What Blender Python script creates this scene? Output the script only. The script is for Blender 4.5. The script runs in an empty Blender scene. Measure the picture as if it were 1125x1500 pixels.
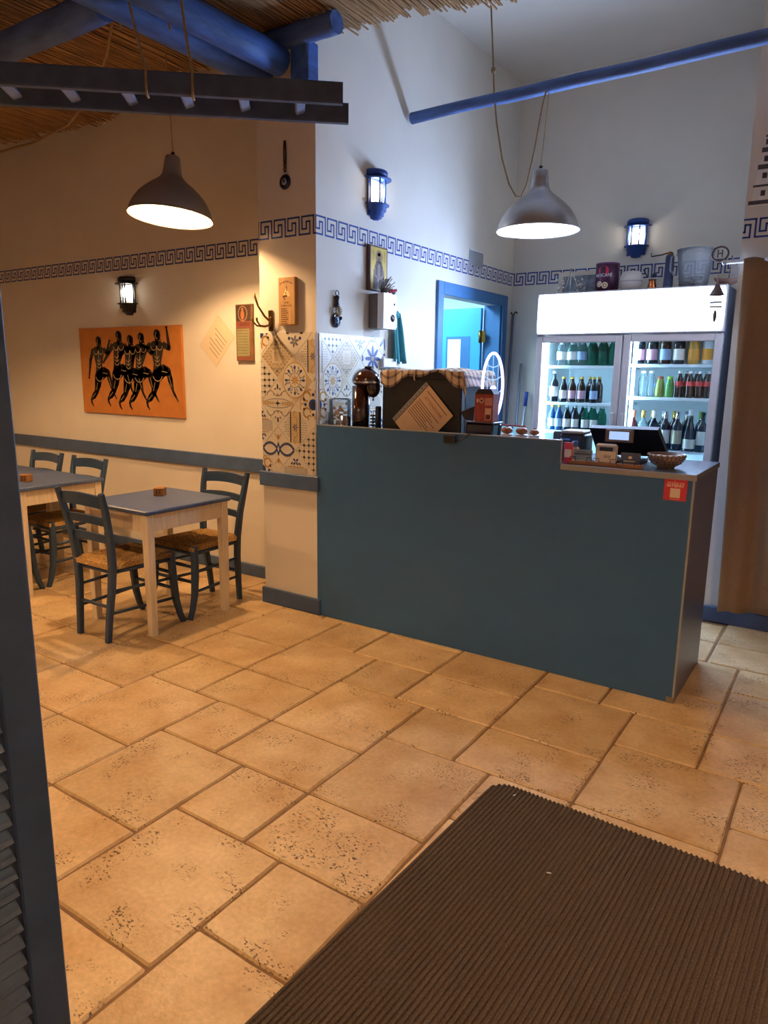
import bpy, math, random
from mathutils import Vector, Matrix
random.seed(7)
PI = math.pi
SC = bpy.context.scene
COL = SC.collection

# ------------------------------------------------------------------ camera, world, exposure
cam = bpy.data.cameras.new('camera')
cam.sensor_fit = 'VERTICAL'; cam.sensor_height = 36.0; cam.lens = 36.0 * 1034.29 / 1500.0
cam.clip_start = 0.02
camo = bpy.data.objects.new('camera', cam); COL.objects.link(camo)
_r = Vector((0.83108934, 0.55598915, 0.01290625)); _u = Vector((-0.11726842, 0.15251264, 0.98131953)); _f = Vector((-0.54363465, 0.81707769, -0.19195159))
M = Matrix(((_r.x, _u.x, -_f.x, 2.76506), (_r.y, _u.y, -_f.y, -3.43595), (_r.z, _u.z, -_f.z, 1.55), (0, 0, 0, 1)))
camo.matrix_world = M
SC.camera = camo
w = bpy.data.worlds.new('world'); SC.world = w; w.use_nodes = True
w.node_tree.nodes['Background'].inputs[0].default_value = (1.0, 0.8, 0.62, 1)
w.node_tree.nodes['Background'].inputs[1].default_value = 0.02
SC.view_settings.view_transform = 'Standard'; SC.view_settings.look = 'None'
SC.view_settings.gamma = 1.0; SC.view_settings.exposure = 0.38; SC.view_settings.use_curve_mapping = False
SC.cycles.use_denoising = True
WARM = (1.0, 0.58, 0.26); COOL = (0.62, 0.76, 1.0)
P_LEFT, P_RIGHT, P_ADDED = 85.0, 38.0, 100.0     # pendant bulbs, watts; last one for the added lamps out of view
SIGN, STRIP = 48.0, 45.0                        # fridge sign and LED strips

# ------------------------------------------------------------------ mesh helpers
class MB:
    def __init__(s): s.v = []; s.f = []; s.m = []; s.s = []
    def add(s, vs, fs, mi=0, sm=False):
        b = len(s.v); s.v += [tuple(p) for p in vs]
        for q in fs: s.f.append([b + i for i in q]); s.m.append(mi); s.s.append(sm)
        return s
    def box(s, x0, x1, y0, y1, z0, z1, mi=0, bev=0.0):
        if bev <= 0:
            vs = [(x, y, z) for z in (z0, z1) for y in (y0, y1) for x in (x0, x1)]
            return s.add(vs, [(0, 2, 3, 1), (4, 5, 7, 6), (0, 1, 5, 4), (2, 6, 7, 3), (0, 4, 6, 2), (1, 3, 7, 5)], mi)
        b = min(bev, (x1 - x0) / 2.01, (y1 - y0) / 2.01, (z1 - z0) / 2.01)
        vs = []; idx = {}
        for sx in (0, 1):
            for sy in (0, 1):
                for sz in (0, 1):
                    X, Y, Z = (x0, x1)[sx], (y0, y1)[sy], (z0, z1)[sz]
                    dx, dy, dz = (b, -b)[sx], (b, -b)[sy], (b, -b)[sz]
                    for a, p in (('x', (X, Y + dy, Z + dz)), ('y', (X + dx, Y, Z + dz)), ('z', (X + dx, Y + dy, Z))):
                        idx[sx, sy, sz, a] = len(vs); vs.append(p)
        fs = []
        I = lambda a, b_, c, d: idx[a, b_, c, d]
        for k in (0, 1):
            q = [I(k, 0, 0, 'x'), I(k, 1, 0, 'x'), I(k, 1, 1, 'x'), I(k, 0, 1, 'x')]; fs.append(q if k else q[::-1])
            q = [I(0, k, 0, 'y'), I(0, k, 1, 'y'), I(1, k, 1, 'y'), I(1, k, 0, 'y')]; fs.append(q if k else q[::-1])
            q = [I(0, 0, k, 'z'), I(1, 0, k, 'z'), I(1, 1, k, 'z'), I(0, 1, k, 'z')]; fs.append(q if k else q[::-1])
        for a in (0, 1):
            for c in (0, 1):
                fs.append([I(a, c, 0, 'x'), I(a, c, 1, 'x'), I(a, c, 1, 'y'), I(a, c, 0, 'y')][::(1 if (a ^ c) else -1)])
                fs.append([I(a, 0, c, 'x'), I(a, 0, c, 'z'), I(a, 1, c, 'z'), I(a, 1, c, 'x')][::(1 if (a ^ c) else -1)])
                fs.append([I(0, a, c, 'y'), I(1, a, c, 'y'), I(1, a, c, 'z'), I(0, a, c, 'z')][::(1 if (a ^ c) else -1)])
        for a in (0, 1):
            for c in (0, 1):
                for e in (0, 1):
                    q = [I(a, c, e, 'x'), I(a, c, e, 'y'), I(a, c, e, 'z')]; fs.append(q if (a + c + e) % 2 else q[::-1])
        return s.add(vs, fs, mi)
    def tube(s, pts, rad, n=8, mi=0, caps=True, sm=True, flat=None, up=None, jit=0.0):
        pts = [Vector(p) for p in pts]; N = len(pts)
        if not isinstance(rad, (list, tuple)): rad = [rad] * N
        vs = []; prev = None
        for i, p in enumerate(pts):
            t = (pts[min(i + 1, N - 1)] - pts[max(i - 1, 0)]).normalized()
            if prev is None:
                ref = Vector(up) if up else (Vector((0, 0, 1)) if abs(t.z) < .9 else Vector((1, 0, 0)))
                a = t.cross(ref).normalized()
            else: a = (prev - t * prev.dot(t)).normalized()
            prev = a; c = a.cross(t)
            ra = rad[i]; rb = ra * (flat if flat else 1)
            for k in range(n):
                th = 2 * PI * (k + .5) / n; j = 1 + random.uniform(-jit, jit)
                vs.append(p + a * (ra * j * math.cos(th)) + c * (rb * j * math.sin(th)))
        fs = [(i * n + k, i * n + (k + 1) % n, (i + 1) * n + (k + 1) % n, (i + 1) * n + k) for i in range(N - 1) for k in range(n)]
        s.add(vs, fs, mi, sm)
        if caps:
            b = len(s.v) - len(vs)
            s.f.append([b + k for k in range(n)][::-1]); s.m.append(mi); s.s.append(False)
            s.f.append([b + (N - 1) * n + k for k in range(n)]); s.m.append(mi); s.s.append(False)
        return s
    def bar(s, pts, w, d, mi=0, bev=.2, up=(1, 0, 0)):
        """rounded rectangular bar along pts: w across `up`, d the other way; w/d numbers or lists"""
        pts = [Vector(p) for p in pts]; N = len(pts)
        W = w if isinstance(w, (list, tuple)) else [w] * N; D = d if isinstance(d, (list, tuple)) else [d] * N
        vs = []; sh = []
        e = 1 - bev
        for (a, b) in ((1, -e), (1, e), (e, 1), (-e, 1), (-1, e), (-1, -e), (-e, -1), (e, -1)): sh.append((a, b))
        U = Vector(up).normalized()
        for i, p in enumerate(pts):
            t = (pts[min(i + 1, N - 1)] - pts[max(i - 1, 0)]).normalized()
            a = (U - t * U.dot(t)).normalized(); c = t.cross(a)
            for (x, y) in sh: vs.append(p + a * (W[i] / 2 * x) + c * (D[i] / 2 * y))
        fs = [(i * 8 + k, i * 8 + (k + 1) % 8, (i + 1) * 8 + (k + 1) % 8, (i + 1) * 8 + k) for i in range(N - 1) for k in range(8)]
        fs += [tuple(range(8))[::-1], tuple((N - 1) * 8 + k for k in range(8))]
        return s.add(vs, fs, mi)
    def lathe(s, prof, c=(0, 0, 0), n=24, mi=0, sm=True, a0=0.0, a1=2 * PI, axis='z', capb=False, capt=False):
        full = abs(a1 - a0 - 2 * PI) < 1e-6; m = n if full else n + 1
        vs = []
        for (r, z) in prof:
            for k in range(m):
                th = a0 + (a1 - a0) * k / n
                x, y = r * math.cos(th), r * math.sin(th)
                if axis == 'z': p = (x, y, z)
                elif axis == 'y': p = (x, -z, y)
                else: p = (z, x, y)
                vs.append((c[0] + p[0], c[1] + p[1], c[2] + p[2]))
        fs = [(i * m + k, i * m + (k + 1) % m, (i + 1) * m + (k + 1) % m, (i + 1) * m + k) for i in range(len(prof) - 1) for k in range(n)]
        b = len(s.v); s.add(vs, fs, mi, sm)
        if capb: s.f.append([b + k for k in range(m)][::-1]); s.m.append(mi); s.s.append(False)
        if capt: s.f.append([b + (len(prof) - 1) * m + k for k in range(m)]); s.m.append(mi); s.s.append(False)
        return s
    def ball(s, c, rx, ry=None, rz=None, n=14, mi=0):
        ry = ry or rx; rz = rz or rx; h = n // 2
        vs = []; fs = []
        for i in range(h + 1):
            ph = -PI / 2 + PI * i / h
            for k in range(n):
                th = 2 * PI * k / n
                vs.append((c[0] + rx * math.cos(ph) * math.cos(th), c[1] + ry * math.cos(ph) * math.sin(th), c[2] + rz * math.sin(ph)))
        for i in range(h):
            for k in range(n): fs.append((i * n + k, i * n + (k + 1) % n, (i + 1) * n + (k + 1) % n, (i + 1) * n + k))
        return s.add(vs, fs, mi, True)
    def prism(s, poly, y0, y1, mi=0):
        """polygon in (x,z), extruded from y0 (front) to y1"""
        n = len(poly)
        vs = [(x, y0, z) for x, z in poly] + [(x, y1, z) for x, z in poly]
        fs = [tuple(range(n)), tuple(range(n, 2 * n))[::-1]] + [(k, n + k, n + (k + 1) % n, (k + 1) % n) for k in range(n)]
        return s.add(vs, fs, mi)
    def grid(s, fn, nu, nv, mi=0, sm=True, thick=0.0):
        vs = [fn(i / nu, j / nv) for j in range(nv + 1) for i in range(nu + 1)]
        fs = [(j * (nu + 1) + i, j * (nu + 1) + i + 1, (j + 1) * (nu + 1) + i + 1, (j + 1) * (nu + 1) + i) for j in range(nv) for i in range(nu)]
        return s.add(vs, fs, mi, sm)
    def mesh(s, name, mats):
        me = bpy.data.meshes.new(name); me.from_pydata(s.v, [], s.f)
        mats = mats if isinstance(mats, (list, tuple)) else [mats]
        for m in mats: me.materials.append(m)
        me.polygons.foreach_set('material_index', s.m); me.polygons.foreach_set('use_smooth', s.s)
        me.update(); return me
    def build(s, name, mats, parent=None, loc=(0, 0, 0), rz=0.0):
        return link(name, s.mesh(name, mats), parent, loc, rz)

def link(name, me, parent=None, loc=(0, 0, 0), rz=0.0):
    o = bpy.data.objects.new(name, me); COL.objects.link(o)
    o.location = loc; o.rotation_euler = (0, 0, rz)
    if parent: o.parent = parent
    return o
def tag(o, label, cat, group=None):
    o['label'] = label; o['category'] = cat
    if group: o['group'] = group
    return o
def thing(name, label, cat, loc=(0, 0, 0), rz=0.0, group=None):
    return tag(link(name, None, None, loc, rz), label, cat, group)
def struct(o): o['kind'] = 'structure'; return o
def dup(o, parent=None, loc=None, rz=None, label=None, group=None):
    c = o.copy(); COL.objects.link(c); c.parent = parent
    if loc is not None: c.location = loc
    if rz is not None: c.rotation_euler = (0, 0, rz)
    if label: c['label'] = label
    if group: c['group'] = group
    for ch in [k for k in o.children]: dup(ch, c)
    return c
def smooth_mod(o, lv=1):
    m = o.modifiers.new('sub', 'SUBSURF'); m.levels = lv; m.render_levels = lv; return o

# flat drawings: convex pieces in (u,v), clipped to a rectangle, laid on a plane facing -y
class Draw:
    def __init__(s, clip=None): s.p = []; s.clip = clip; s.T = (0, 0, 1, 0)
    def at(s, x, y, k=1.0, rot=0.0): s.T = (x, y, k, rot); return s
    def poly(s, pts, mi=1, z=1):
        x0, y0, k, a = s.T; ca, sa = math.cos(a), math.sin(a)
        q = [(x0 + k * (x * ca - y * sa), y0 + k * (x * sa + y * ca)) for x, y in pts]
        if s.clip:
            u0, v0, u1, v1 = s.clip
            for ax, lim, sg in ((0, u0, 1), (0, u1, -1), (1, v0, 1), (1, v1, -1)):
                out = []
                for i in range(len(q)):
                    A, B = q[i - 1], q[i]; da, db = sg * (A[ax] - lim), sg * (B[ax] - lim)
                    if (da >= 0) != (db >= 0):
                        t = da / (da - db); out.append((A[0] + t * (B[0] - A[0]), A[1] + t * (B[1] - A[1])))
                    if db >= 0: out.append(B)
                q = out
                if len(q) < 3: return s
        ar = sum(q[i - 1][0] * q[i][1] - q[i][0] * q[i - 1][1] for i in range(len(q)))
        if abs(ar) < 1e-9: return s
        if ar < 0: q = q[::-1]
        s.p.append((q, mi, z)); return s
    def rect(s, x0, y0, x1, y1, mi=1, z=1): return s.poly([(x0, y0), (x1, y0), (x1, y1), (x0, y1)], mi, z)
    def disk(s, x, y, r, mi=1, z=1, ry=None, n=12, rot=0.0):
        ry = ry or r; c, d = math.cos(rot), math.sin(rot)
        return s.poly([(x + r * math.cos(2 * PI * k / n) * c - ry * math.sin(2 * PI * k / n) * d, y + r * math.cos(2 * PI * k / n) * d + ry * math.sin(2 * PI * k / n) * c) for k in range(n)], mi, z)
    def line(s, pts, wd, mi=1, z=1, w2=None):
        n = len(pts)
        for i in range(n - 1):
            (x0, y0), (x1, y1) = pts[i], pts[i + 1]; L = math.hypot(x1 - x0, y1 - y0) or 1e-6
            a = wd if w2 is None else wd + (w2 - wd) * i / (n - 1); b = wd if w2 is None else wd + (w2 - wd) * (i + 1) / (n - 1)
            nx, ny = -(y1 - y0) / L / 2, (x1 - x0) / L / 2
            s.poly([(x0 - nx * a, y0 - ny * a), (x1 - nx * b, y1 - ny * b), (x1 + nx * b, y1 + ny * b), (x0 + nx * a, y0 + ny * a)], mi, z)
        return s
    def arc(s, x, y, r, a0, a1, wd, mi=1, z=1, n=10, ry=None):
        ry = ry or r
        return s.line([(x + r * math.cos(a0 + (a1 - a0) * k / n), y + ry * math.sin(a0 + (a1 - a0) * k / n)) for k in range(n + 1)], wd, mi, z)
    def mb(s, y=0.0, dz=0.0004, out=None):
        out = out or MB()
        for q, mi, z in s.p: out.add([(u, y - dz * z, v) for u, v in q], [tuple(range(len(q)))], mi)
        return out

def text_mesh(body, size, ext=0.0003, align='CENTER', shear=0.0, space=1.0, bold=0.0):
    cu = bpy.data.curves.new('lettering', 'FONT'); cu.body = body; cu.size = size; cu.extrude = ext
    cu.align_x = align; cu.align_y = 'CENTER'; cu.shear = shear; cu.space_character = space; cu.resolution_u = 2; cu.offset = bold
    o = bpy.data.objects.new('lettering', cu); COL.objects.link(o)
    bpy.context.view_layer.update()
    me = bpy.data.meshes.new_from_object(o.evaluated_get(bpy.context.evaluated_depsgraph_get()))
    bpy.data.objects.remove(o); bpy.data.curves.remove(cu)
    return me
def text(body, size, mat, parent, x, y, z, rot=0.0, name='lettering', **k):
    me = text_mesh(body, size, **k); me.materials.clear(); me.materials.append(mat)
    o = link(name, me, parent, (x, y, z)); o.rotation_euler = (PI / 2, -rot, 0)
    return o

# ------------------------------------------------------------------ materials
def lin(h):
    if isinstance(h, str):
        h = h.lstrip('#'); c = [int(h[i:i + 2], 16) / 255 for i in (0, 2, 4)]
    else: c = h
    return tuple(((x / 12.92) if x <= .04045 else ((x + .055) / 1.055) ** 2.4) for x in c) + (1.0,)
MATS = {}
def mat(name, col, rough=.6, metal=0.0, var=0.0, scale=20.0, bump=0.0, bscale=60.0, spec=.5, stretch=None, coat=0.0, rnd=0.0, col2=None, emit=0.0):
    if name in MATS: return MATS[name]
    m = bpy.data.materials.new(name); m.use_nodes = True; nt = m.node_tree; N = nt.nodes; L = nt.links
    b = N['Principled BSDF']; c = lin(col)
    b.inputs['Base Color'].default_value = c; b.inputs['Roughness'].default_value = rough; b.inputs['Metallic'].default_value = metal
    b.inputs['Specular IOR Level'].default_value = spec; b.inputs['Coat Weight'].default_value = coat
    tc = N.new('ShaderNodeTexCoord'); mp = N.new('ShaderNodeMapping'); L.new(tc.outputs['Object'], mp.inputs[0])
    if stretch: mp.inputs['Scale'].default_value = stretch
    if var > 0 or col2:
        nz = N.new('ShaderNodeTexNoise'); nz.inputs['Scale'].default_value = scale; nz.inputs['Detail'].default_value = 5; L.new(mp.outputs[0], nz.inputs[0])
        mx = N.new('ShaderNodeMix'); mx.data_type = 'RGBA'
        rp = N.new('ShaderNodeValToRGB'); rp.color_ramp.elements[0].position = .35; rp.color_ramp.elements[1].position = .65
        L.new(nz.outputs[0], rp.inputs[0]); L.new(rp.outputs[0], mx.inputs[0])
        d = lin(col2) if col2 else tuple(x * (1 - var) for x in c[:3]) + (1,)
        mx.inputs[6].default_value = d; mx.inputs[7].default_value = c
        out = mx.outputs[2]
        if rnd:
            oi = N.new('ShaderNodeObjectInfo'); hs = N.new('ShaderNodeHueSaturation'); mr = N.new('ShaderNodeMapRange')
            mr.inputs[3].default_value = 1 - rnd; mr.inputs[4].default_value = 1 + rnd
            L.new(oi.outputs['Random'], mr.inputs[0]); L.new(mr.outputs[0], hs.inputs['Value']); L.new(out, hs.inputs['Color']); out = hs.outputs[0]
        L.new(out, b.inputs['Base Color'])
    if bump > 0:
        n2 = N.new('ShaderNodeTexNoise'); n2.inputs['Scale'].default_value = bscale; n2.inputs['Detail'].default_value = 4; L.new(mp.outputs[0], n2.inputs[0])
        bp = N.new('ShaderNodeBump'); bp.inputs['Strength'].default_value = bump; bp.inputs['Distance'].default_value = .01
        L.new(n2.outputs[0], bp.inputs['Height']); L.new(bp.outputs[0], b.inputs['Normal'])
    if emit:
        b.inputs['Emission Color'].default_value = c; b.inputs['Emission Strength'].default_value = emit
    MATS[name] = m; return m
def emis(name, col, st):
    m = bpy.data.materials.new(name); m.use_nodes = True; N = m.node_tree.nodes; N.clear()
    e = N.new('ShaderNodeEmission'); e.inputs[0].default_value = tuple(col) + (1,); e.inputs[1].default_value = st
    o = N.new('ShaderNodeOutputMaterial'); m.node_tree.links.new(e.outputs[0], o.inputs[0]); return m
def pane(name, tint=(1, 1, 1), ior=1.3, rough=.02, opac=0.0, body=(1, 1, 1)):
    """thin clear sheet: mostly see-through, reflecting at grazing angles"""
    m = bpy.data.materials.new(name); m.use_nodes = True; N = m.node_tree.nodes; L = m.node_tree.links; N.clear()
    t = N.new('ShaderNodeBsdfTransparent'); t.inputs[0].default_value = tuple(tint) + (1,)
    g = N.new('ShaderNodeBsdfGlossy'); g.inputs['Roughness'].default_value = rough
    fr = N.new('ShaderNodeFresnel'); fr.inputs[0].default_value = ior
    mx = N.new('ShaderNodeMixShader'); L.new(fr.outputs[0], mx.inputs[0]); L.new(t.outputs[0], mx.inputs[1]); L.new(g.outputs[0], mx.inputs[2])
    out = mx.outputs[0]
    if opac:
        d = N.new('ShaderNodeBsdfDiffuse'); d.inputs[0].default_value = tuple(body) + (1,)
        m2 = N.new('ShaderNodeMixShader'); m2.inputs[0].default_value = opac; L.new(out, m2.inputs[1]); L.new(d.outputs[0], m2.inputs[2]); out = m2.outputs[0]
    o = N.new('ShaderNodeOutputMaterial'); L.new(out, o.inputs[0]); return m

def tile_mat():
    m = bpy.data.materials.new('travertine'); m.use_nodes = True; N = m.node_tree.nodes; L = m.node_tree.links; b = N['Principled BSDF']
    ge = N.new('ShaderNodeNewGeometry'); oi = N.new('ShaderNodeObjectInfo')
    ad = N.new('ShaderNodeVectorMath'); ad.operation = 'ADD'
    cb = N.new('ShaderNodeCombineXYZ'); ml = N.new('ShaderNodeMath'); ml.operation = 'MULTIPLY'; ml.inputs[1].default_value = 37.0
    L.new(oi.outputs['Random'], ml.inputs[0]); L.new(ml.outputs[0], cb.inputs[2]); L.new(ge.outputs['Position'], ad.inputs[0]); L.new(cb.outputs[0], ad.inputs[1])
    n1 = N.new('ShaderNodeTexNoise'); n1.inputs['Scale'].default_value = 5; n1.inputs['Detail'].default_value = 6; L.new(ad.outputs[0], n1.inputs[0])
    n2 = N.new('ShaderNodeTexNoise'); n2.inputs['Scale'].default_value = 60; n2.inputs['Detail'].default_value = 4; L.new(ad.outputs[0], n2.inputs[0])
    r1 = N.new('ShaderNodeValToRGB'); e = r1.color_ramp.elements
    e[0].position = .3; e[0].color = lin('#c4a070'); e[1].position = .7; e[1].color = lin('#dfc497')
    L.new(n1.outputs[0], r1.inputs[0])
    hs = N.new('ShaderNodeHueSaturation'); mr = N.new('ShaderNodeMapRange'); mr.inputs[3].default_value = .88; mr.inputs[4].default_value = 1.06
    L.new(oi.outputs['Random'], mr.inputs[0]); L.new(mr.outputs[0], hs.inputs['Value']); L.new(r1.outputs[0], hs.inputs['Color'])
    m1 = N.new('ShaderNodeMix'); m1.data_type = 'RGBA'; m1.blend_type = 'MULTIPLY'
    r2 = N.new('ShaderNodeMapRange'); r2.inputs[1].default_value = .3; r2.inputs[2].default_value = .7; r2.inputs[3].default_value = .88; r2.inputs[4].default_value = 1.08
    L.new(n2.outputs[0], r2.inputs[0]); m1.inputs[0].default_value = 1; L.new(hs.outputs[0], m1.inputs[6]); L.new(r2.outputs[0], m1.inputs[7])
    # holes of the stone: stretched cells, only inside loose patches
    mp = N.new('ShaderNodeMapping'); mp.inputs['Scale'].default_value = (80, 125, 80); L.new(ad.outputs[0], mp.inputs[0])
    dn = N.new('ShaderNodeTexNoise'); dn.inputs['Scale'].default_value = 1.2; dn.inputs['Detail'].default_value = 3; L.new(mp.outputs[0], dn.inputs[0])
    dr = N.new('ShaderNodeMapRange'); dr.inputs[1].default_value = .57; dr.inputs[2].default_value = .63; L.new(dn.outputs[0], dr.inputs[0])
    pn = N.new('ShaderNodeTexNoise'); pn.inputs['Scale'].default_value = 6.0; pn.inputs['Detail'].default_value = 2; L.new(ad.outputs[0], pn.inputs[0])
    pr_ = N.new('ShaderNodeMapRange'); pr_.inputs[1].default_value = .53; pr_.inputs[2].default_value = .62; L.new(pn.outputs[0], pr_.inputs[0])
    mu = N.new('ShaderNodeMath'); mu.operation = 'MULTIPLY'; L.new(dr.outputs[0], mu.inputs[0]); L.new(pr_.outputs[0], mu.inputs[1])
    m2 = N.new('ShaderNodeMix'); m2.data_type = 'RGBA'; L.new(mu.outputs[0], m2.inputs[0]); L.new(m1.outputs[2], m2.inputs[6]); m2.inputs[7].default_value = lin('#54371c')
    L.new(m2.outputs[2], b.inputs['Base Color'])
    b.inputs['Roughness'].default_value = .36; b.inputs['Specular IOR Level'].default_value = .42
    h = N.new('ShaderNodeMath'); h.operation = 'SUBTRACT'; L.new(n2.outputs[0], h.inputs[0]); L.new(mu.outputs[0], h.inputs[1])
    bp = N.new('ShaderNodeBump'); bp.inputs['Strength'].default_value = .35; bp.inputs['Distance'].default_value = .004; L.new(h.outputs[0], bp.inputs['Height']); L.new(bp.outputs[0], b.inputs['Normal'])
    return m

WALL = mat('white_plaster', '#e6e0d4', .85, var=.05, scale=3, bump=.08, bscale=180, spec=.2)
CEIL = mat('ceiling_plaster', '#dfdad0', .9, var=.04, scale=3, bump=.05, bscale=120, spec=.2)
BLUE = mat('blue_grey_paint', '#435a80', .5, var=.18, scale=9, bump=.06, bscale=40)
COUNTER = mat('teal_laminate', '#39608e', .42, var=.06, scale=5, bump=.02, bscale=200, spec=.3)
COUNTER_END = mat('dark_grained_laminate', '#4a5578', .3, var=.2, scale=16, stretch=(1, 6, .6), spec=.5)
EDGE = mat('beige_edge_band', '#9c9da3', .5, var=.08)
WORKTOP = mat('grey_worktop', '#5a606e', .22, var=.1, scale=40, spec=.6)
LOGBLUE = mat('blue_log_paint', '#4470c0', .6, var=.45, scale=7, bump=.35, bscale=22, stretch=(3, .7, 3))
BEAMBLUE = mat('blue_beam_paint', '#5273b4', .6, var=.4, scale=7, bump=.3, bscale=22, stretch=(.7, 3, 3))
LADDER = mat('dark_ladder_paint', '#4a5874', .65, var=.3, scale=12, bump=.2, bscale=40)
CHAIR = mat('dark_blue_chair_paint', '#2c4462', .42, var=.2, scale=25, bump=.05)
TABLETOP = mat('blue_table_stain', '#4c5f86', .4, var=.25, scale=14, stretch=(.6, 5, 1), spec=.5)
PINE = mat('whitewashed_pine', '#ecdcc0', .55, var=.16, scale=9, stretch=(6, 6, .6), bump=.05, rnd=.04)
DARKMETAL = mat('black_metal', '#17181c', .35, .6)
BRASS = mat('aged_brass', '#8a6a34', .3, 1.0, var=.3)
CHROME = mat('chrome', '#cfd2d6', .15, 1.0)
WHITEP = mat('white_plastic', '#e9e9ea', .4)
BLACKP = mat('black_plastic', '#15161a', .35)
GLASS = pane('clear_glass', (.97, .99, 1.0))

# ================================================================== THE SETTING
GROUT = mat('grout', '#8a6a48', .9, var=.25, scale=30, bump=.2)
floor = struct(MB().box(-5, 5, -5.5, 3.3, -.08, -.007).build('floor', GROUT))
TRAV = tile_mat()
GX, GY, X0, Y0 = .168, .1715, -.641, -.725
def stone(wm, hm):
    W, H = wm * GX, hm * GY; g = .0045
    per = []
    def side(ax, ay, bx, by):
        L = math.hypot(bx - ax, by - ay); n = max(2, int(L / .085)); ux, uy = (bx - ax) / L, (by - ay) / L
        c = random.uniform(.003, .009)
        per.append((ax + ux * c, ay + uy * c))
        for i in range(1, n):
            t = i / n; j = random.uniform(-.0022, .0022); per.append((ax + (bx - ax) * t - uy * j, ay + (by - ay) * t + ux * j))
        per.append((bx - ux * c, by - uy * c))
    a, b, c, d = (g, g), (W - g, g), (W - g, H - g), (g, H - g)
    for p, q in ((a, b), (b, c), (c, d), (d, a)): side(*p, *q)
    n = len(per); cx, cy = W / 2, H / 2
    k = 1 - .006 / (min(W, H) / 2)
    vs = [(x, y, -.0075) for x, y in per] + [(cx + (x - cx) * k, cy + (y - cy) * k, 0) for x, y in per]
    m = MB().add(vs, [tuple(range(n, 2 * n))] + [(i, (i + 1) % n, n + (i + 1) % n, n + i) for i in range(n)])
    return m.mesh('floor_tile', TRAV)
STONES = {k: [stone(*k) for _ in range(4)] for k in ((3, 3), (2, 2), (3, 2))}
for i in range(-14, 15):
    for j in range(-14, 15):
        bk, bn = 3 + 3 * i + 5 * j, 3 + 2 * i - 3 * j
        for dk, dn, kd in ((0, 0, (3, 3)), (3, 0, (2, 2)), (0, 3, (3, 2))):
            k, n = bk + dk, bn + dn
            x = X0 + GX * k; y = Y0 - GY * (n + kd[1])
            cx, cy = x + kd[0] * GX / 2, y + kd[1] * GY / 2
            if not (-4.4 < cx < 3.9 and -3.4 < cy < 1.5): continue
            if cy > .4 and cx < 1.55 or cy > .2 and cx < -1.0 and cy > .45: continue
            if cx < -3.6 and cy < -1.6 or cx < -1.6 and cy < -2.2: continue
            o = link('floor_tile', random.choice(STONES[kd]), floor, (x, y, 0))

def wallobj(name, boxes, m=WALL):
    b = MB()
    for q in boxes: b.box(*q)
    return struct(b.build(name, m))
wall_painting = wallobj('wall_back', [(-5, -.18, .41, .55, 0, 4.05)])
wall_pillar = wallobj('wall_pillar', [(-.49, -.03, 0, .4099, 0, 4.05)])
wall_side = wallobj('wall_side', [(-.18, -.03, .41, 1.52, 0, 4.05), (-.18, -.03, 2.64, 2.99, 0, 4.05), (-.18, -.03, 1.52, 2.64, 2.17, 4.05)])
wallobj('wall_fridge', [(-.03, 2.2, 2.84, 2.99, 0, 4.05)])
wallobj('wall_right', [(2.065, 5, 1.4, 1.55, 0, 4.05), (2.065, 2.2, 1.55, 2.84, 0, 4.05)])
wallobj('wall_left', [(-5.15, -5, -5.5, .55, 0, 4.05)])
wallobj('wall_front', [(-5, 5, -5.65, -5.5, 0, 4.05)])
wallobj('wall_far_right', [(5, 5.15, -5.5, 1.55, 0, 4.05)])
wallobj('ceiling', [(-5.15, 5.15, -5.65, 3.0, 4.05, 4.15)], CEIL)
# room behind the doorway
wallobj('wall_back_room', [(-2.3, -.18, 3.15, 3.3, 0, 2.7), (-2.45, -2.3, .55, 3.3, 0, 2.7)], mat('back_room_paint', '#cfe4f2', .7))
wallobj('ceiling_back_room', [(-2.45, -.18, .55, 3.3, 2.7, 2.8)], mat('back_room_white', '#f2f4f6', .8))

def trim(name, boxes, m=BLUE, bev=.004):
    b = MB()
    for q in boxes: b.box(*q, bev=bev)
    return struct(b.build(name, m))
trim('baseboard_back', [(-5, -.492, .388, .4099, 0, .092)])
trim('baseboard_pillar', [(-.507, -.004, -.02, -.0005, 0, .108), (-.507, -.4902, -.0004, .385, 0, .108)])
trim('trim_1', [(-5, -.492, .385, .4099, .812, .918)])
trim('trim_2', [(-.505, -.006, -.024, -.0005, .815, .91), (-.505, -.4902, -.0004, .38, .815, .91)])
trim('baseboard_right', [(2.05, 5, 1.378, 1.3995, 0, .1)])
# painted key pattern running round the walls
KEYP = mat('blue_stencil_paint', '#264b9e', .7, var=.15, scale=30)
def key_band(name, length, loc, rz, flip=0.0):
    d = Draw((0, -.06, length, .06)); P = .1105; h = .1; t = .0105
    pts = [(0, 1), (0, 0), (.75, 0), (.75, .7), (.5, .7), (.5, .3), (.2, .3), (.2, 1), (1, 1)]
    n = int(length / P) + 2
    for k in range(-1, n):
        q = [(flip + (k + x) * P, (y - .5) * h) for x, y in pts]
        for (ax, ay), (bx, by) in zip(q, q[1:]):
            x0, x1 = sorted((ax, bx)); y0, y1 = sorted((ay, by)); d.rect(x0 - t / 2, y0 - t / 2, x1 + t / 2, y1 + t / 2, 0)
    return struct(d.mb(0, .0006).build(name, KEYP, None, loc, rz))
key_band('trim_3', 4.5, (-4.99, .41, 2.415), 0, .03)
key_band('trim_4', .462, (-.49, 0, 2.413), 0, .0)
key_band('trim_5', 2.87, (-.03, -.002, 2.412), PI / 2, -.02)
key_band('trim_6', 2.09, (-.03, 2.84, 2.412), 0, .02)
key_band('trim_7', 2.9, (2.066, 1.4, 2.416), 0, -.045)

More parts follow.
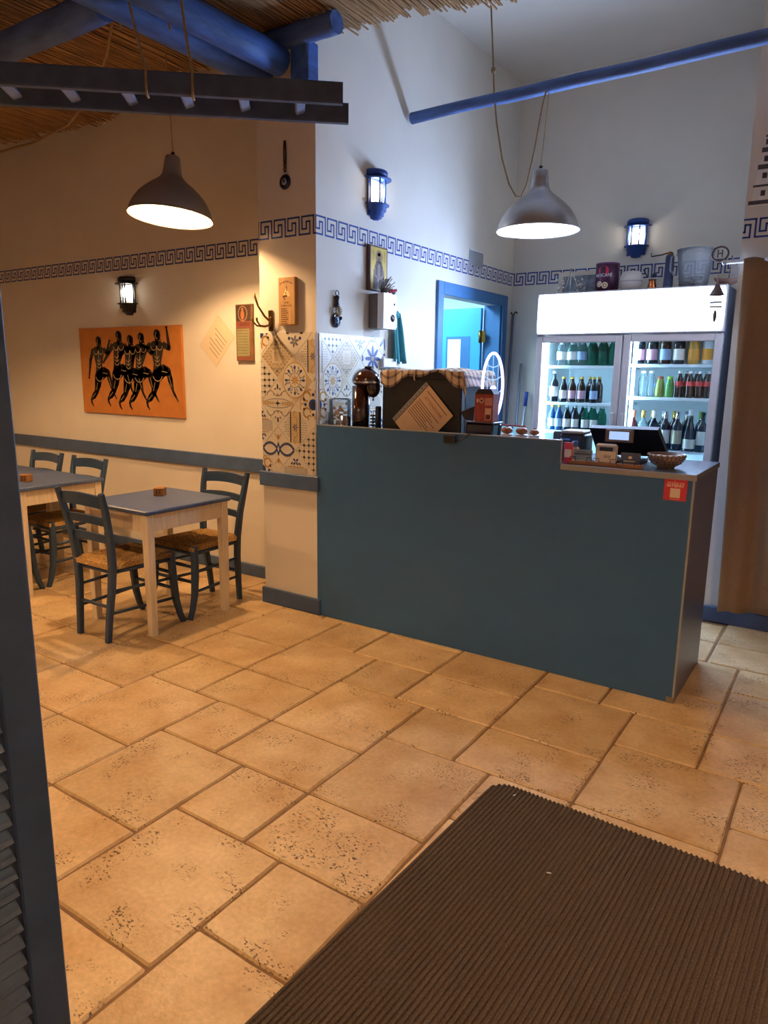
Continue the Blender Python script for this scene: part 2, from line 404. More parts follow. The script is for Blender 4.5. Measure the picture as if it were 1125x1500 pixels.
# doorway with its blue frame and the leaf swung open into the back room
DOORBLUE = mat('door_frame_blue', '#3f78ae', .5, var=.12, scale=8)
dr = struct(link('door_1', None, None, (-.03, 1.52, 0)))
MB().box(.0005, .022, -.075, .012, 0, 2.255, bev=.004).build('door_casing', DOORBLUE, dr)
MB().box(.0005, .022, 1.108, 1.2, 0, 2.255, bev=.004).build('door_casing', DOORBLUE, dr)
MB().box(.0005, .022, .0121, 1.1079, 2.16, 2.255, bev=.004).build('door_casing', DOORBLUE, dr)
MB().box(-.16, .0004, 1.09, 1.1199, 0, 2.17).build('door_jamb', DOORBLUE, dr)
MB().box(-.16, .0004, 0, .0115, 0, 2.17).build('door_jamb', DOORBLUE, dr)
leaf = MB().box(-.96, -.17, 1.055, 1.095, .01, 2.15, bev=.003).build('door_leaf', mat('door_leaf_blue', '#45a8e6', .45), dr)
MB().box(-.525, -.275, 1.0525, 1.0548, 1.42, 1.9).build('window_frame', DOORBLUE, leaf)
MB().box(-.505, -.37, 1.0505, 1.0523, 1.445, 1.875).build('notice_sheet', mat('white_sheet', '#fafafa', .6), leaf)
hg = MB().tube([(-.17, 1.045, 1.84), (-.17, 1.045, 1.95)], .013)
hg.box(-.168, -.12, 1.05, 1.0545, 1.845, 1.945).build('hinge', BRASS, dr)
bl = thing('ceiling_light', 'square cool white ceiling light in the back room behind the doorway', 'light', (-.9, 1.9, 2.7))
MB().box(-.32, .32, -.32, .32, -.05, -.0005, bev=.01).build('housing', WHITEP, bl)
MB().box(-.29, .29, -.29, .29, -.056, -.0505).build('diffuser', emis('back_room_lamp', (.5, .8, 1.0), 45), bl)

# ================================================================== TABLES AND CHAIRS
def rush_mat():
    m = mat('woven_rush', '#bf9250', .75, var=.55, scale=75, bump=.8, bscale=110, stretch=(1, 1, 1)); return m
RUSH = rush_mat()
def make_chair():
    t = thing('dining_chair', 'x', 'chair')
    def zc(pts): return [Vector(p) for p in pts]
    for sx in (-1, 1):
        MB().bar([(sx * .135, -.235, 0), (sx * .142, -.222, .15), (sx * .155, -.205, .32), (sx * .166, -.2, .45), (sx * .182, -.215, .62), (sx * .198, -.245, .78), (sx * .206, -.27, .885)],
                 [.033, .036, .04, .042, .04, .037, .032], [.033, .036, .04, .042, .038, .034, .028], bev=.35).build('back_post', CHAIR, t)
        MB().bar([(sx * .2, .262, 0), (sx * .198, .238, .06), (sx * .196, .215, .15), (sx * .193, .203, .27), (sx * .19, .198, .38), (sx * .188, .198, .468)],
                 [.03, .034, .039, .043, .043, .036], [.03, .034, .039, .043, .043, .036], bev=.4).build('leg', CHAIR, t)
    def slat(z0, z1, hw, yb, arch, sag):
        n = 8; vs = []
        for i in range(n + 1):
            s = -1 + 2 * i / n; x = hw * s; y = yb - sag * (1 - s * s)
            top = z1 + arch * (1 - s * s); bot = z0 + arch * .8 * (1 - s * s)
            vs += [(x, y - .009, bot), (x, y + .009, bot), (x, y + .009, top), (x, y - .009, top)]
        fs = [(4 * i + k, 4 * i + (k + 1) % 4, 4 * i + 4 + (k + 1) % 4, 4 * i + 4 + k) for i in range(n) for k in range(4)] + [(0, 3, 2, 1), (4 * n, 4 * n + 1, 4 * n + 2, 4 * n + 3)]
        MB().add(vs, fs).build('slat', CHAIR, t)
    slat(.795, .862, .19, -.252, .014, .018)
    slat(.69, .735, .18, -.226, .01, .014)
    slat(.585, .628, .171, -.207, .008, .01)
    # rush seat: four sunken triangles meeting in the middle
    co = [(-.178, -.222), (.178, -.222), (.207, .222), (-.207, .222)]
    def sf(u, v):
        xl = co[0][0] + (co[3][0] - co[0][0]) * v; xr = co[1][0] + (co[2][0] - co[1][0]) * v
        x = xl + (xr - xl) * u; y = -.222 + .444 * v
        e = min(u, 1 - u, v, 1 - v); d = abs(min(u, 1 - u) - min(v, 1 - v))
        z = .462 + .012 * min(1, e * 9) - .012 * max(0, 1 - d * 9) * min(1, e * 4) + .0035 * math.sin(e * 150)
        return (x, y, z)
    n = 36; s = MB().grid(sf, n, n)
    rim = [i for i in range(n + 1)] + [(j + 1) * (n + 1) - 1 for j in range(1, n + 1)] + [n * (n + 1) + i for i in range(n - 1, -1, -1)] + [j * (n + 1) for j in range(n - 1, 0, -1)]
    b = len(s.v); low = [(s.v[i][0] * .985, s.v[i][1] * .985, .434) for i in rim]; s.v += low; m = len(rim)
    for k in range(m): s.f.append([rim[k], b + k, b + (k + 1) % m, rim[(k + 1) % m]]); s.m.append(0); s.s.append(True)
    s.f.append([b + k for k in range(m)]); s.m.append(0); s.s.append(False)
    s.build('seat', RUSH, t)
    def rod(a, c, r=.0105): MB().tube([a, tuple((a[i] + c[i]) / 2 for i in range(3)), c], [r * .8, r, r * .8], 8).build('stretcher', CHAIR, t)
    for z in (.17, .30):
        for sx in (-1, 1): rod((sx * .145, -.215, z), (sx * .196, .215, z))
    rod((-.193, .203, .33), (.193, .203, .33), .012); rod((-.194, .206, .23), (.194, .206, .23), .012)
    rod((-.145, -.218, .21), (.145, -.218, .21))
    for sx in (-1, 1): rod((sx * .165, -.2, .418), (sx * .19, .2, .418), .013)
    rod((-.19, .2, .418), (.19, .2, .418), .013); rod((-.165, -.2, .418), (.165, -.2, .418), .013)
    return t
chair = make_chair()
chair.location = (-.833, -.86, 0); chair.rotation_euler = (0, 0, 0)
G = 'dining chairs at the wooden tables'
chair['group'] = G; chair['label'] = 'dark blue ladder back chair, its back to the room, at the single small table'
dup(chair, None, (-.815, -.298, 0), PI, 'dark blue rush seat chair tucked between the single small table and the painting wall', G)
dup(chair, None, (-2.18, -.42, 0), PI, 'dark blue chair on the wall side of the joined tables, nearer the single table', G)
dup(chair, None, (-2.79, -.4, 0), PI, 'dark blue chair on the wall side of the joined tables, farther from the single table', G)
dup(chair, None, (-2.18, -.99, 0), 0, 'dark blue chair on the room side of the joined tables, half hidden by the shutter', G)
def make_table():
    t = thing('dining_table', 'x', 'table')
    MB().box(-.3125, .3125, -.33, .33, .735, .762, bev=.006).build('tabletop', TABLETOP, t)
    for sx in (-1, 1):
        for sy in (-1, 1):
            x, y = sx * .27, sy * .29
            MB().bar([(x, y, 0), (x, y, .3), (x, y, .7345)], [.042, .047, .052], [.042, .047, .052], bev=.1).build('leg', PINE, t)
    for sy in (-1, 1): MB().box(-.243, .243, sy * .295 - .011, sy * .295 + .011, .63, .7345, bev=.002).build('apron', PINE, t)
    for sx in (-1, 1): MB().box(sx * .275 - .011, sx * .275 + .011, -.263, .263, .63, .7345, bev=.002).build('apron', PINE, t)
    return t
tb = make_table(); tb.location = (-.8525, -.58, 0)
tb['label'] = 'small square table with blue top and whitewashed legs beside the tiled pillar'; tb['group'] = 'wooden dining tables'
dup(tb, None, (-2.1825, -.58, 0), 0, 'blue topped table of the joined pair, the one nearer the single table', 'wooden dining tables')
dup(tb, None, (-2.81, -.58, 0), 0, 'blue topped table of the joined pair, the one farther from the single table', 'wooden dining tables')
CUBE = mat('number_block_wood', '#a8713a', .6, var=.2, scale=30)
INK = mat('dark_ink', '#2a1a10', .7)
for (x, y, rz, a, b, lb) in ((-.925, -.5, .55, '1', '1', 'small wooden number block on the single small table'), (-2.13, -.7, .5, '2', '1', 'small wooden number block on the joined tables')):
    c = thing('number_block', lb, 'number block', (x, y, .762), rz, 'table number blocks')
    MB().box(-.032, .032, -.032, .032, .0003, .052, bev=.003).build('block', CUBE, c)
    text(a + '2' if a == '2' else a + '1', .04, INK, c, 0, -.0325, .026)
    o = text('7', .04, INK, c, -.0325, 0, .026); o.rotation_euler = (PI / 2, 0, -PI / 2)

# ================================================================== FLOOR MAT AND SHUTTER
MAT = mat('ribbed_mat', '#6a5c50', .95, var=.45, scale=220, bump=.6, bscale=500, spec=.1)
def mat_fn():
    W, L = 1.9, 1.55; p = .0165
    m = MB(); out = []
    nx = int(W / p)
    vs = []; r = .08
    prof = [(0, .0035), (.18, .0035), (.3, .0085), (.5, .0098), (.7, .0085), (.82, .0035)]
    cols = []
    for i in range(nx):
        for f, z in prof: cols.append(((i + f) * p, z))
    cols.append((nx * p, .0035))
    def ends(x):
        d = min(x, nx * p - x)
        k = 0 if d >= r else r - math.sqrt(max(0, r * r - (r - d) ** 2))
        return k
    for x, z in cols:
        k = ends(x); vs += [(x, -L + k, 0), (x, -L + k + .004, z), (x, -k - .004, z), (x, -k, 0)]
    fs = [(4 * i + k, 4 * i + 4 + k, 4 * i + 5 + k, 4 * i + 1 + k) for i in range(len(cols) - 1) for k in range(3)]
    m.add(vs, fs); return m
t = mat_fn().build('door_mat', MAT, None, (1.757, -1.105, .0008), math.radians(-2.4))
tag(t, 'large dark brown ribbed entrance mat lying on the stone tiles', 'mat')
for x, y, a in ((2.12, -1.5, .4), (1.86, -1.17, 1.2)):
    tag(MB().box(-.007, .007, -.0015, .0015, 0, .002).build('paper_scrap', WHITEP, None, (x, y, .0108), a), 'tiny white scrap of paper lying on the ribbed mat', 'scrap', 'paper scraps on the mat')
SHUT = mat('blue_shutter_paint', '#3a5072', .55, var=.2, scale=10, bump=.08)
sh = thing('louvred_shutter', 'tall dark blue louvred wooden shutter door standing open', 'shutter', (1.49, -2.735, 0))
sh.rotation_euler = (0, math.radians(-.9), 0)
for (y0, y1) in ((-.075, 0), (-.72, -.645)): MB().box(-.021, .021, y0, y1, 0, 2.35, bev=.004).build('stile', SHUT, sh)
for (z0, z1) in ((.001, .13), (1.12, 1.24), (2.24, 2.349)): MB().box(-.018, .018, -.6449, -.0751, z0, z1, bev=.003).build('rail', SHUT, sh)
ls = MB().bar([(0, -.642, 0), (0, -.078, 0)], .048, .011, bev=.4, up=(-.77, 0, .64)).mesh('louvre', SHUT)
z = .16
while z < 2.22:
    if not 1.09 < z < 1.27: link('louvre', ls, sh, (0, 0, z))
    z += .0385

# ================================================================== THE COUNTER
ct = thing('counter', 'long teal laminate bar counter with a raised left part', 'counter', (0, 0, 0))
MB().prism([(-.0295, 0.0005), (2.17, .0005), (2.17, 1.0885), (1.54, 1.0885), (1.54, 1.232), (-.0295, 1.232)], -.004, .016).build('front_panel', COUNTER, ct)
MB().box(-.0295, 1.54, -.0045, .0165, 1.2325, 1.2375).build('panel_edge', EDGE, ct)
MB().box(1.5405, 1.5425, -.004, .016, 1.117, 1.2375).build('panel_edge', EDGE, ct)
MB().box(2.158, 2.178, .0165, .615, .0005, 1.0885).build('end_panel', COUNTER_END, ct)
MB().box(2.1705, 2.1785, -.0045, .016, .03, 1.0885).build('edge_band', EDGE, ct)
MB().box(2.143, 2.1795, -.0065, .03, .0005, .03, bev=.001).build('corner_guard', mat('grey_guard', '#7d7266', .5), ct)
MB().box(.02, 2.15, .57, .6, .0005, 1.0885).build('rear_panel', COUNTER, ct)
wt = thing('worktop', 'dark grey glossy worktop lying on the teal counter', 'worktop', (0, 0, 1.0887))
MB().box(-.0290, 1.538, .0175, .63, 0, .0275, bev=.002).box(1.5381, 2.184, .006, .63, 0, .0275, bev=.002).build('slab', WORKTOP, wt)
MB().box(1.5445, 2.1845, -.0062, .0058, 0, .0275, bev=.001).build('front_edge', EDGE, wt)

# ================================================================== LAMPS
ALU = mat('brushed_aluminium', '#b9b4b2', .36, 1.0, var=.12, scale=30, stretch=(1, 1, 9))
SHADEWHITE = mat('shade_inside_white', '#f4f2ee', .5)
CORD = mat('twisted_cord', '#cbb694', .8, var=.3, scale=120)
GREYSHADE = mat('grey_lamp_paint', '#a09c98', .45, .3)
def lamp(name, label, loc, top, power, col, shade, tilt=(0, 0), cordx=(0, 0), bulbst=40):
    t = thing(name, label, 'pendant lamp', loc); t.rotation_euler = (tilt[0], tilt[1], 0)
    R = .25
    prof = [(.25, 0), (.248, .012), (.238, .045), (.222, .078), (.195, .118), (.163, .15), (.125, .182), (.09, .207), (.075, .222), (.062, .238), (.06, .243), (.057, .25), (.05, .30), (.044, .345), (.038, .352), (.012, .356)]
    MB().lathe(prof, n=48, capt=True).build('lamp_shade', shade, t)
    MB().lathe([(r * .985, z - .002 if z > .02 else z + .0005) for r, z in prof[:10]], n=48, capt=True).build('shade_lining', SHADEWHITE, t)
    MB().lathe([(.252, -.004), (.2555, 0), (.252, .006), (.247, .003), (.252, -.004)], n=48).build('rim', shade, t)
    MB().tube([(0, 0, .356), (0, 0, .375)], .011).build('cord_grip', BLACKP, t)
    MB().ball((0, 0, .185), .033).build('bulb', emis('bulb_' + name, tuple(.5 + .5 * c for c in col), bulbst), t)
    MB().lathe([(.02, .212), (.02, .235)], n=12, capt=True).build('bulb_holder', WHITEP, t)
    h = top - loc[2]
    cd = MB().tube([(cordx[0] * (1 - (1 - k / 6) ** 2) * 0 + cordx[0] * k / 6, cordx[1] * k / 6, .37 + (h - .37) * k / 6) for k in range(7)], .0035, 6).build('cord', CORD, t)
    l = bpy.data.lights.new('bulb_light', 'POINT'); l.energy = power; l.color = col; l.shadow_soft_size = .045
    lo = bpy.data.objects.new('bulb_light', l); COL.objects.link(lo); lo.parent = t; lo.location = (0, 0, .14)
    return t
lamp('pendant_lamp', 'grey bell pendant lamp hanging above the small single table', (-.865, -.37, 2.47), 3.435, P_LEFT, WARM, GREYSHADE, (math.radians(-5.3), math.radians(.8)), (-.1, 0))
lamp('pendant_lamp', 'brushed metal bell pendant lamp hanging from the thin blue beam over the counter', (.975, .93, 2.43), 3.27, P_RIGHT, (.58, .72, 1.0), ALU, (0, 0), (0, .07))
for (x, y, lb) in ((-2.75, -1.6, 'added unseen grey bell pendant lamp over the joined tables end of the room'), (.3, -3.6, 'added unseen grey bell pendant lamp over the room by the open shutter'), (3.7, -1.9, 'added unseen grey bell pendant lamp over the far end of the entrance mat')):
    lamp('pendant_lamp', lb, (x, y, 2.5), 3.435, P_ADDED * (.6 if x > 3 else 1), WARM, GREYSHADE)  # extra pendants outside the view, added to warm the floor

LBLUE = mat('lantern_blue', '#2a4f9c', .4, .1, var=.1)
LBLACK = mat('lantern_black', '#1c1f2a', .35, .2)
LGLASS = pane('lantern_glass', (.96, .96, .96), opac=.08)
LBULB = emis('lantern_bulb', (1.0, .9, .72), 45)
LREF = mat('added_lantern_reflector', '#d8d8d8', .35, .5)
LCAND = mat('lantern_candle', '#f3e6cf', .5)
def lantern(label, loc, rz, paint):
    t = thing('wall_lantern', label, 'wall lamp', loc, rz, 'half round wall lanterns')
    a = dict(a0=PI, a1=2 * PI, n=20)                      # half round, outward is -y
    def half(prof): return MB().lathe(prof, **a)
    half([(0, .305), (.075, .302), (.088, .292), (.088, .262), (0, .262)]).build('cap', paint, t)
    half([(0, .2618), (.112, .25), (.112, .244), (0, .25)]).build('brim', paint, t)
    half([(.07, .095), (.07, .2435)]).build('glass', LGLASS, t)
    half([(0, .095), (.1, .094), (.1, .088), (.082, .085), (.08, .055), (.066, .052), (.064, .026), (.045, .022), (.036, .004), (0, 0)]).build('base', paint, t)
    MB().box(-.075, .075, -.01, -.0005, .02, .29).build('back_plate', paint, t)
    for th in (PI * 1.08, PI * 1.36, PI * 1.64, PI * 1.92):
        MB().tube([(.073 * math.cos(th), .073 * math.sin(th), .09), (.073 * math.cos(th), .073 * math.sin(th), .25)], .0055, 6).build('bar', paint, t)
    MB().lathe([(.012, .096), (.012, .135)], (0, -.035, 0), 10, capt=True).build('lamp_holder', LCAND, t)
    MB().box(-.06, .06, -.0125, -.0105, .096, .243).build('added_reflector', LREF, t)  # pale plate added behind the bulb to make the lantern glass look brighter
    MB().ball((0, -.035, .18), .027, .027, .046).build('bulb', LBULB, t)
    return t
lantern('black half round lantern on the wall above the running figures picture', (-2.33, .41, 1.995), 0, LBLACK)
lantern('blue half round lantern on the white wall above the saint icon', (-.03, .6, 2.535), PI / 2, LBLUE)
lantern('blue half round lantern on the wall above the drinks fridge', (1.067, 2.84, 2.52), 0, LBLUE)

# ================================================================== REED CEILING, LOGS, LADDER
REED = mat('dry_reed', '#b8946a', .8, var=.4, scale=14, stretch=(9, .4, 3), spec=.2)
ROPE = mat('hemp_rope', '#a98f6b', .9, var=.35, scale=90, bump=.4, bscale=200)
def reeds(name, label, x0, x1, endfn, z0, ylow):
    m = MB(); x = x0
    while x < x1:
        for lay in (0, 1):
            xx = x + random.uniform(-.005, .005) + lay * .006; ye = endfn(xx) + random.uniform(-.07, .035) - lay * .03
            if random.random() < .06: ye += random.uniform(0, .07)
            r = random.uniform(.004, .0065); zz = z0 + lay * .011 + random.uniform(-.004, .004); sk = random.uniform(-.05, .05); n = 7
            droop = random.uniform(-.012, .008) if lay == 0 else 0
            pts = [(xx + sk * (k / (n - 1) - 1) + random.uniform(-.003, .003), ylow + (ye - ylow) * (1 - (1 - k / (n - 1)) ** 1.6), zz + (droop if k == n - 1 else 0) + random.uniform(-.003, .003)) for k in range(n)]
            m.tube(pts, r, 4, caps=False, sm=False)
        x += .0105
    o = m.build(name, REED); tag(o, label, 'reed matting'); o['kind'] = 'stuff'; return o
def rend(x):
    if x < -.5: return .17 + .1 * math.sin(x * 2.1) + .05 * math.sin(x * 7) + (.1 if x < -2.7 else 0)
    if x < -.02: return -.02
    return .06 + .25 * min(1, (x + .05) / 1.1) + .03 * math.sin(x * 9)
reeds('reed_matting', 'brown dry reed matting hung under the ceiling on blue logs', -4.8, 2.6, rend, 3.455, -3.9)
tag(MB().box(-4.8, 2.6, -3.9, -.05, 3.482, 3.49).build('backing_mat', mat('dark_backing', '#4a3826', .95)), 'brown backing sheet lying on top of the reed matting', 'matting')
def log(name, label, a, b, r, m, n=14, group='blue painted roof logs'):
    a, b = Vector(a), Vector(b); k = 12
    pts = [a.lerp(b, i / k) + Vector((random.uniform(-.004, .004), random.uniform(-.004, .004), random.uniform(-.004, .004))) for i in range(k + 1)]
    o = MB().tube(pts, [r * random.uniform(.95, 1.05) for _ in pts], n, m.get('mi', 0) if isinstance(m, dict) else 0, jit=.02).build(name, m)
    return tag(o, label, 'log', group)
log('roof_log', 'thick blue roof log running to the post, the brighter of the two side by side', (-.185, -.13, 3.27), (-.185, -4.4, 3.27), .083, LOGBLUE)
log('roof_log', 'thick blue roof log hung beside the brighter one, nearer the ladder lamp', (-.385, -.05, 3.262), (-.385, -4.4, 3.262), .08, LOGBLUE)
log('roof_log', 'dark blue cross log joining the long roof logs from the painting side', (-.47, -1.05, 3.27), (-4.6, -1.05, 3.27), .075, BEAMBLUE)
log('roof_log', 'short blue log with cut round end jutting over the pillar post', (-.52, -.1, 3.405), (.2, -.1, 3.385), .055, BEAMBLUE)
log('thin_beam', 'long thin blue beam spanning in front of the fridge wall', (-.005, 1.0, 3.258), (4.6, 1.0, 3.30), .036, BEAMBLUE, 12)
ps = thing('roof_post', 'short blue square post fixed to the pillar under the short log', 'post', (-.065, -.052, 3.12))
MB().box(-.065, .065, -.05, .05, .03, .24, bev=.008).build('post_body', LOGBLUE, ps)
MB().box(-.075, .075, -.0505, .0505, .0, .0295, bev=.01).build('post_foot', LOGBLUE, ps)
# ladder hung level from ropes
L0 = Vector((.464, -.393, 2.9)); dL = Vector((.763, .646, 0)).normalized(); nL = Vector((-.646, .763, 0)).normalized()
ld = thing('hanging_ladder', 'dark wooden ladder hung level on ropes below the reed ceiling', 'ladder', L0); ld.rotation_euler = (0, 0, math.atan2(dL.y, dL.x))
for y in (0, .27): MB().bar([(-2.9, y, .0), (-1.5, y, .002), (0 if y == 0 else .045, y, 0)], .034, .098, bev=.15, up=(0, 1, 0)).build('side_rail', LADDER, ld)
RUNG = mat('sign_lit_rung', '#7f8fb4', .6, var=.15)  # paler than the rails: sign light on the rungs put into the colour
for k in range(10):
    x = -.21 - k * .282; MB().bar([(x, .0172, -.005), (x, .2528, -.005)], .05, .026, bev=.3, up=(1, 0, .35)).build('rung', RUNG, ld)
def rope(name, label, pts, r=.007, g='hemp ropes holding the ladder', cat='rope'):
    return tag(MB().tube(pts, r, 7).build(name, ROPE), label, cat, g)
def loop_rope(pxw, logx, lab):
    """rope from the ladder's near rail up and over the log at x=logx"""
    p = L0 + dL * pxw
    top = Vector((logx, p.y - .05, 3.27))
    side = 1 if p.x > logx else -1
    pts = [p + Vector((0, 0, -.056)) + nL * .02, p + Vector((0, 0, -.056)) - nL * .022, p + Vector((0, 0, .0)) - nL * .023, p + Vector((0, 0, .06)) - nL * .012, (p + Vector((top.x + side * .09, top.y, 3.27))) / 2, Vector((top.x + side * .094, top.y, 3.25))]
    for k in range(7):
        a = k / 6 * PI; pts.append(Vector((top.x + side * .094 * math.cos(a), top.y + .012 * k, 3.27 + .094 * math.sin(a))))
    pts.append(Vector((top.x - side * .09, top.y + .09, 3.2)))
    return rope('hemp_rope', lab, pts)
loop_rope(-.72, -.185, 'hemp rope holding the ladder up to the brighter blue log')
loop_rope(-.935, -.385, 'hemp rope knotted round the ladder and hung from the darker blue log')
for dx in (-.014, .012): pass
rope('hemp_rope', 'long pale rope slung under the reed ceiling toward the painting wall', [(-.8, -.75, 3.42), (-1.15, -.55, 3.36), (-1.6, -.35, 3.29), (-2.1, -.2, 3.24), (-2.7, -.1, 3.24), (-3.4, 0, 3.3), (-4.2, .05, 3.41)], .009, 'slack ropes')
rope('hemp_rope', 'thin pale rope hanging slack beside the metal pendant lamp', [(.55, .98, 4.04), (.575, .985, 3.75), (.6, .99, 3.45), (.612, .99, 3.30), (.64, .985, 3.12), (.69, .98, 2.9), (.75, .97, 2.74), (.805, .965, 2.655), (.84, .962, 2.652), (.875, .96, 2.72), (.915, .955, 2.9), (.955, .953, 3.15), (.972, .958, 3.232)], .0055, 'slack ropes')
tag(MB().ball((0, 0, 0), .016, .016, .02).build('rope_knot', ROPE, None, (.602, .99, 3.43)), 'knot tied in the thin rope above the blue beam', 'knot')

# ================================================================== WALL DECORATION
CREAM = mat('tile_glaze', '#ded6c4', .25, spec=.5); TBLUE = mat('tile_blue', '#33477e', .25); TOCHRE = mat('tile_ochre', '#b98a3c', .25)
TGREY = mat('tile_grey_line', '#6d6a70', .3); TBEIGE = mat('tile_beige', '#c9b48e', .3); TDARK = mat('tile_dark', '#33302f', .3)
TM = [CREAM, TBLUE, TOCHRE, TGREY, TBEIGE, TDARK]
def flower(d, x, y, r, n, mi, rot=0.0, fat=.3):
    for k in range(n):
        a = rot + 2 * PI * k / n; d.disk(x + r * .55 * math.cos(a), y + r * .55 * math.sin(a), r * .45, mi, 3, ry=r * .45 * fat, n=8, rot=a)
def pat_medal(d):
    d.poly([(-.93, 0), (0, -.93), (.93, 0), (0, .93)], 4, 1); d.disk(0, 0, .66, 0, 2, ry=.74, n=24)
    d.arc(0, 0, .66, 0, 2 * PI, .03, 2, 3, 24, ry=.74)
    for k in range(8):
        a = 2 * PI * k / 8; X, Y = .48 * math.cos(a), .54 * math.sin(a)
        d.disk(X, Y, .09, 1, 3, ry=.055, rot=a, n=8); d.disk(X * .72, Y * .72, .07, 3, 3, ry=.03, rot=a + .5, n=6); d.disk(X * 1.05 - Y * .35, Y * 1.05 + X * .35, .06, 5, 3, ry=.03, rot=a + 1, n=6)
        d.arc(X * .8, Y * .8, .13, a + .6, a + 2.4, .03, 1, 3, 5)
    flower(d, 0, 0, .24, 8, 2); d.arc(0, 0, .3, 0, 2 * PI, .025, 3, 3, 16)
def pat_lace(d):
    d.poly([(-.9, 0), (0, -.9), (.9, 0), (0, .9)], 4, 1); d.rect(-.24, -.26, .24, .26, 0, 3); d.rect(-.2, -.22, .2, .22, 4, 4); flower(d, 0, 0, .17, 6, 2)
    for i in range(-7, 8):
        for j in range(-7, 8):
            x, y = i * .115, j * .115
            if abs(x) + abs(y) < .86 and (abs(x) > .28 or abs(y) > .3):
                if (i + j) % 2: d.disk(x, y, .03, 3 if (i * j) % 3 else 5, 2, n=5)
                else: d.arc(x, y, .045, (i + j) % 4, (i + j) % 4 + 3, .018, 3, 2, 4)
    for y in (.52, -.52): d.line([(-.36, y), (.36, y)], .02, 5, 2); d.disk(0, y + (.1 if y > 0 else -.1), .09, 3, 3, ry=.05)
def pat_grid(d):
    for i in range(-3, 4):
        x = i * .26; h = .95 - abs(x)
        d.line([(x, -h), (x, h)], .016, 3, 2); d.line([(-h, x), (h, x)], .016, 3, 2)
        for j in range(-3, 4):
            y = j * .26
            if abs(x) + abs(y) < .85:
                for a in range(4): d.disk(x, y, .085, 5, 3, ry=.016, rot=a * PI / 4, n=6)
def pat_arab(d):
    for s in (1, -1):
        d.arc(0, s * .62, .3, PI * (1.15 if s > 0 else .15), PI * (1.85 if s > 0 else .85), .035, 3, 2)
        d.arc(-.42, s * .34, .2, 0 if s > 0 else PI, PI if s > 0 else 2 * PI, .03, 3, 2); d.arc(.42, s * .34, .2, 0 if s > 0 else PI, PI if s > 0 else 2 * PI, .03, 3, 2)
        d.disk(0, s * .72, .05, 5, 3, ry=.12); d.disk(.14, s * .62, .05, 3, 3); d.disk(-.14, s * .62, .05, 3, 3); d.disk(0, s * .38, .05, 2, 3)
        d.poly([(0, 0), (s * .85, .12), (s * .93, 0), (s * .85, -.12)], 4, 2)
        for k in range(4): d.line([(s * (.25 + k * .14), .08), (s * (.33 + k * .14), 0), (s * (.25 + k * .14), -.08)], .025, 2, 3)
    d.arc(0, 0, .75, PI * .15, PI * .85, .025, 3, 2, ry=.2); d.arc(0, 0, .75, PI * 1.15, PI * 1.85, .025, 3, 2, ry=.2); d.disk(0, 0, .1, 5, 4, ry=.06); flower(d, 0, 0, .16, 4, 3)
def pat_bow(d):
    for s in (1, -1):
        for (w, mi, z, o) in ((.11, 3, 2, .03), (.06, 1, 3, 0)):
            pts = []
            for k in range(9):
                a = k / 8; pts.append((s * (.08 + .82 * a), .24 * math.sin(PI * a) ** .8 + o))
            d.line(pts, w, mi, z); d.line([(x, -y) for x, y in pts], w, mi, z)
    d.poly([(-.13, 0), (0, -.34), (.13, 0), (0, .34)], 1, 4); d.poly([(-.06, 0), (0, -.15), (.06, 0), (0, .15)], 0, 5)
    for s in (1, -1):
        d.disk(0, s * .55, .06, 2, 3, ry=.1); d.line([(-.2, s * .68), (0, s * .42), (.2, s * .68)], .03, 2, 3)
def pat_bars(d):
    for i in range(-6, 7):
        for j in range(-8, 9):
            x, y = i * .1, j * .1
            if abs(x) > .3 and abs(x) + abs(y) < .9: d.disk(x + (.05 if j % 2 else 0), y, .026, 3, 2, n=5)
    d.rect(-.27, -.68, .27, .68, 4, 2)
    for s in (1, -1): d.rect(s * .27 - .03, -.66, s * .27 + .03, .66, 5, 3)
    for k in range(5):
        y = -.56 + k * .28; d.arc(0, y, .1, -PI / 2 if k % 2 else PI / 2, PI / 2 if k % 2 else 1.5 * PI, .03, 2, 3, 6, ry=.14)
    flower(d, 0, 0, .17, 6, 1)
def pat_scroll(d):
    for sx in (1, -1):
        for sy in (1, -1):
            d.arc(sx * .34, sy * .34, .2, 0, 1.6 * PI, .07, 2, 2, 10); d.arc(sx * .2, sy * .55, .1, .5, 4.5, .05, 2, 3, 8); d.disk(sx * .5, sy * .2, .06, 5, 3)
            d.arc(sx * .55, sy * .12, .16, 1, 4, .04, 2, 2, 6)
    d.disk(0, 0, .24, 1, 4, n=16); d.disk(0, 0, .1, 5, 5); 
    for k in range(4): a = PI / 4 + k * PI / 2; d.disk(.0 + .42 * math.cos(a + PI / 4), .42 * math.sin(a + PI / 4), .07, 1, 3)
def pat_dots(d):
    for i in range(-8, 9):
        for j in range(-3, 4):
            x, y = i * .08, j * .07
            if abs(x) + abs(y) < .88: d.disk(x, y + (.035 if i % 2 else 0), .027, 3, 2, n=5)
    for s in (1, -1):
        flower(d, 0, s * .5, .2, 4, 1, PI / 4, .5); d.disk(-.22, s * .42, .08, 5, 3, ry=.04, rot=.8); d.disk(.22, s * .42, .08, 5, 3, ry=.04, rot=-.8); d.line([(-.45, s * .28), (.45, s * .28)], .03, 2, 3)
def pat_arch(d):
    d.arc(0, -.1, .5, .2, PI - .2, .06, 2, 2, 10); d.arc(0, -.1, .62, .2, PI - .2, .025, 3, 2, 10)
    for k in range(5): a = .3 + k * (PI - .6) / 4; d.disk(.4 * math.cos(a), -.15 + .4 * math.sin(a), .08, 5, 3, ry=.045, rot=a)
    flower(d, 0, -.38, .26, 6, 3, .3, .45)
    for x in (-.3, .3): d.disk(x, -.6 + .35, .07, 1, 3)
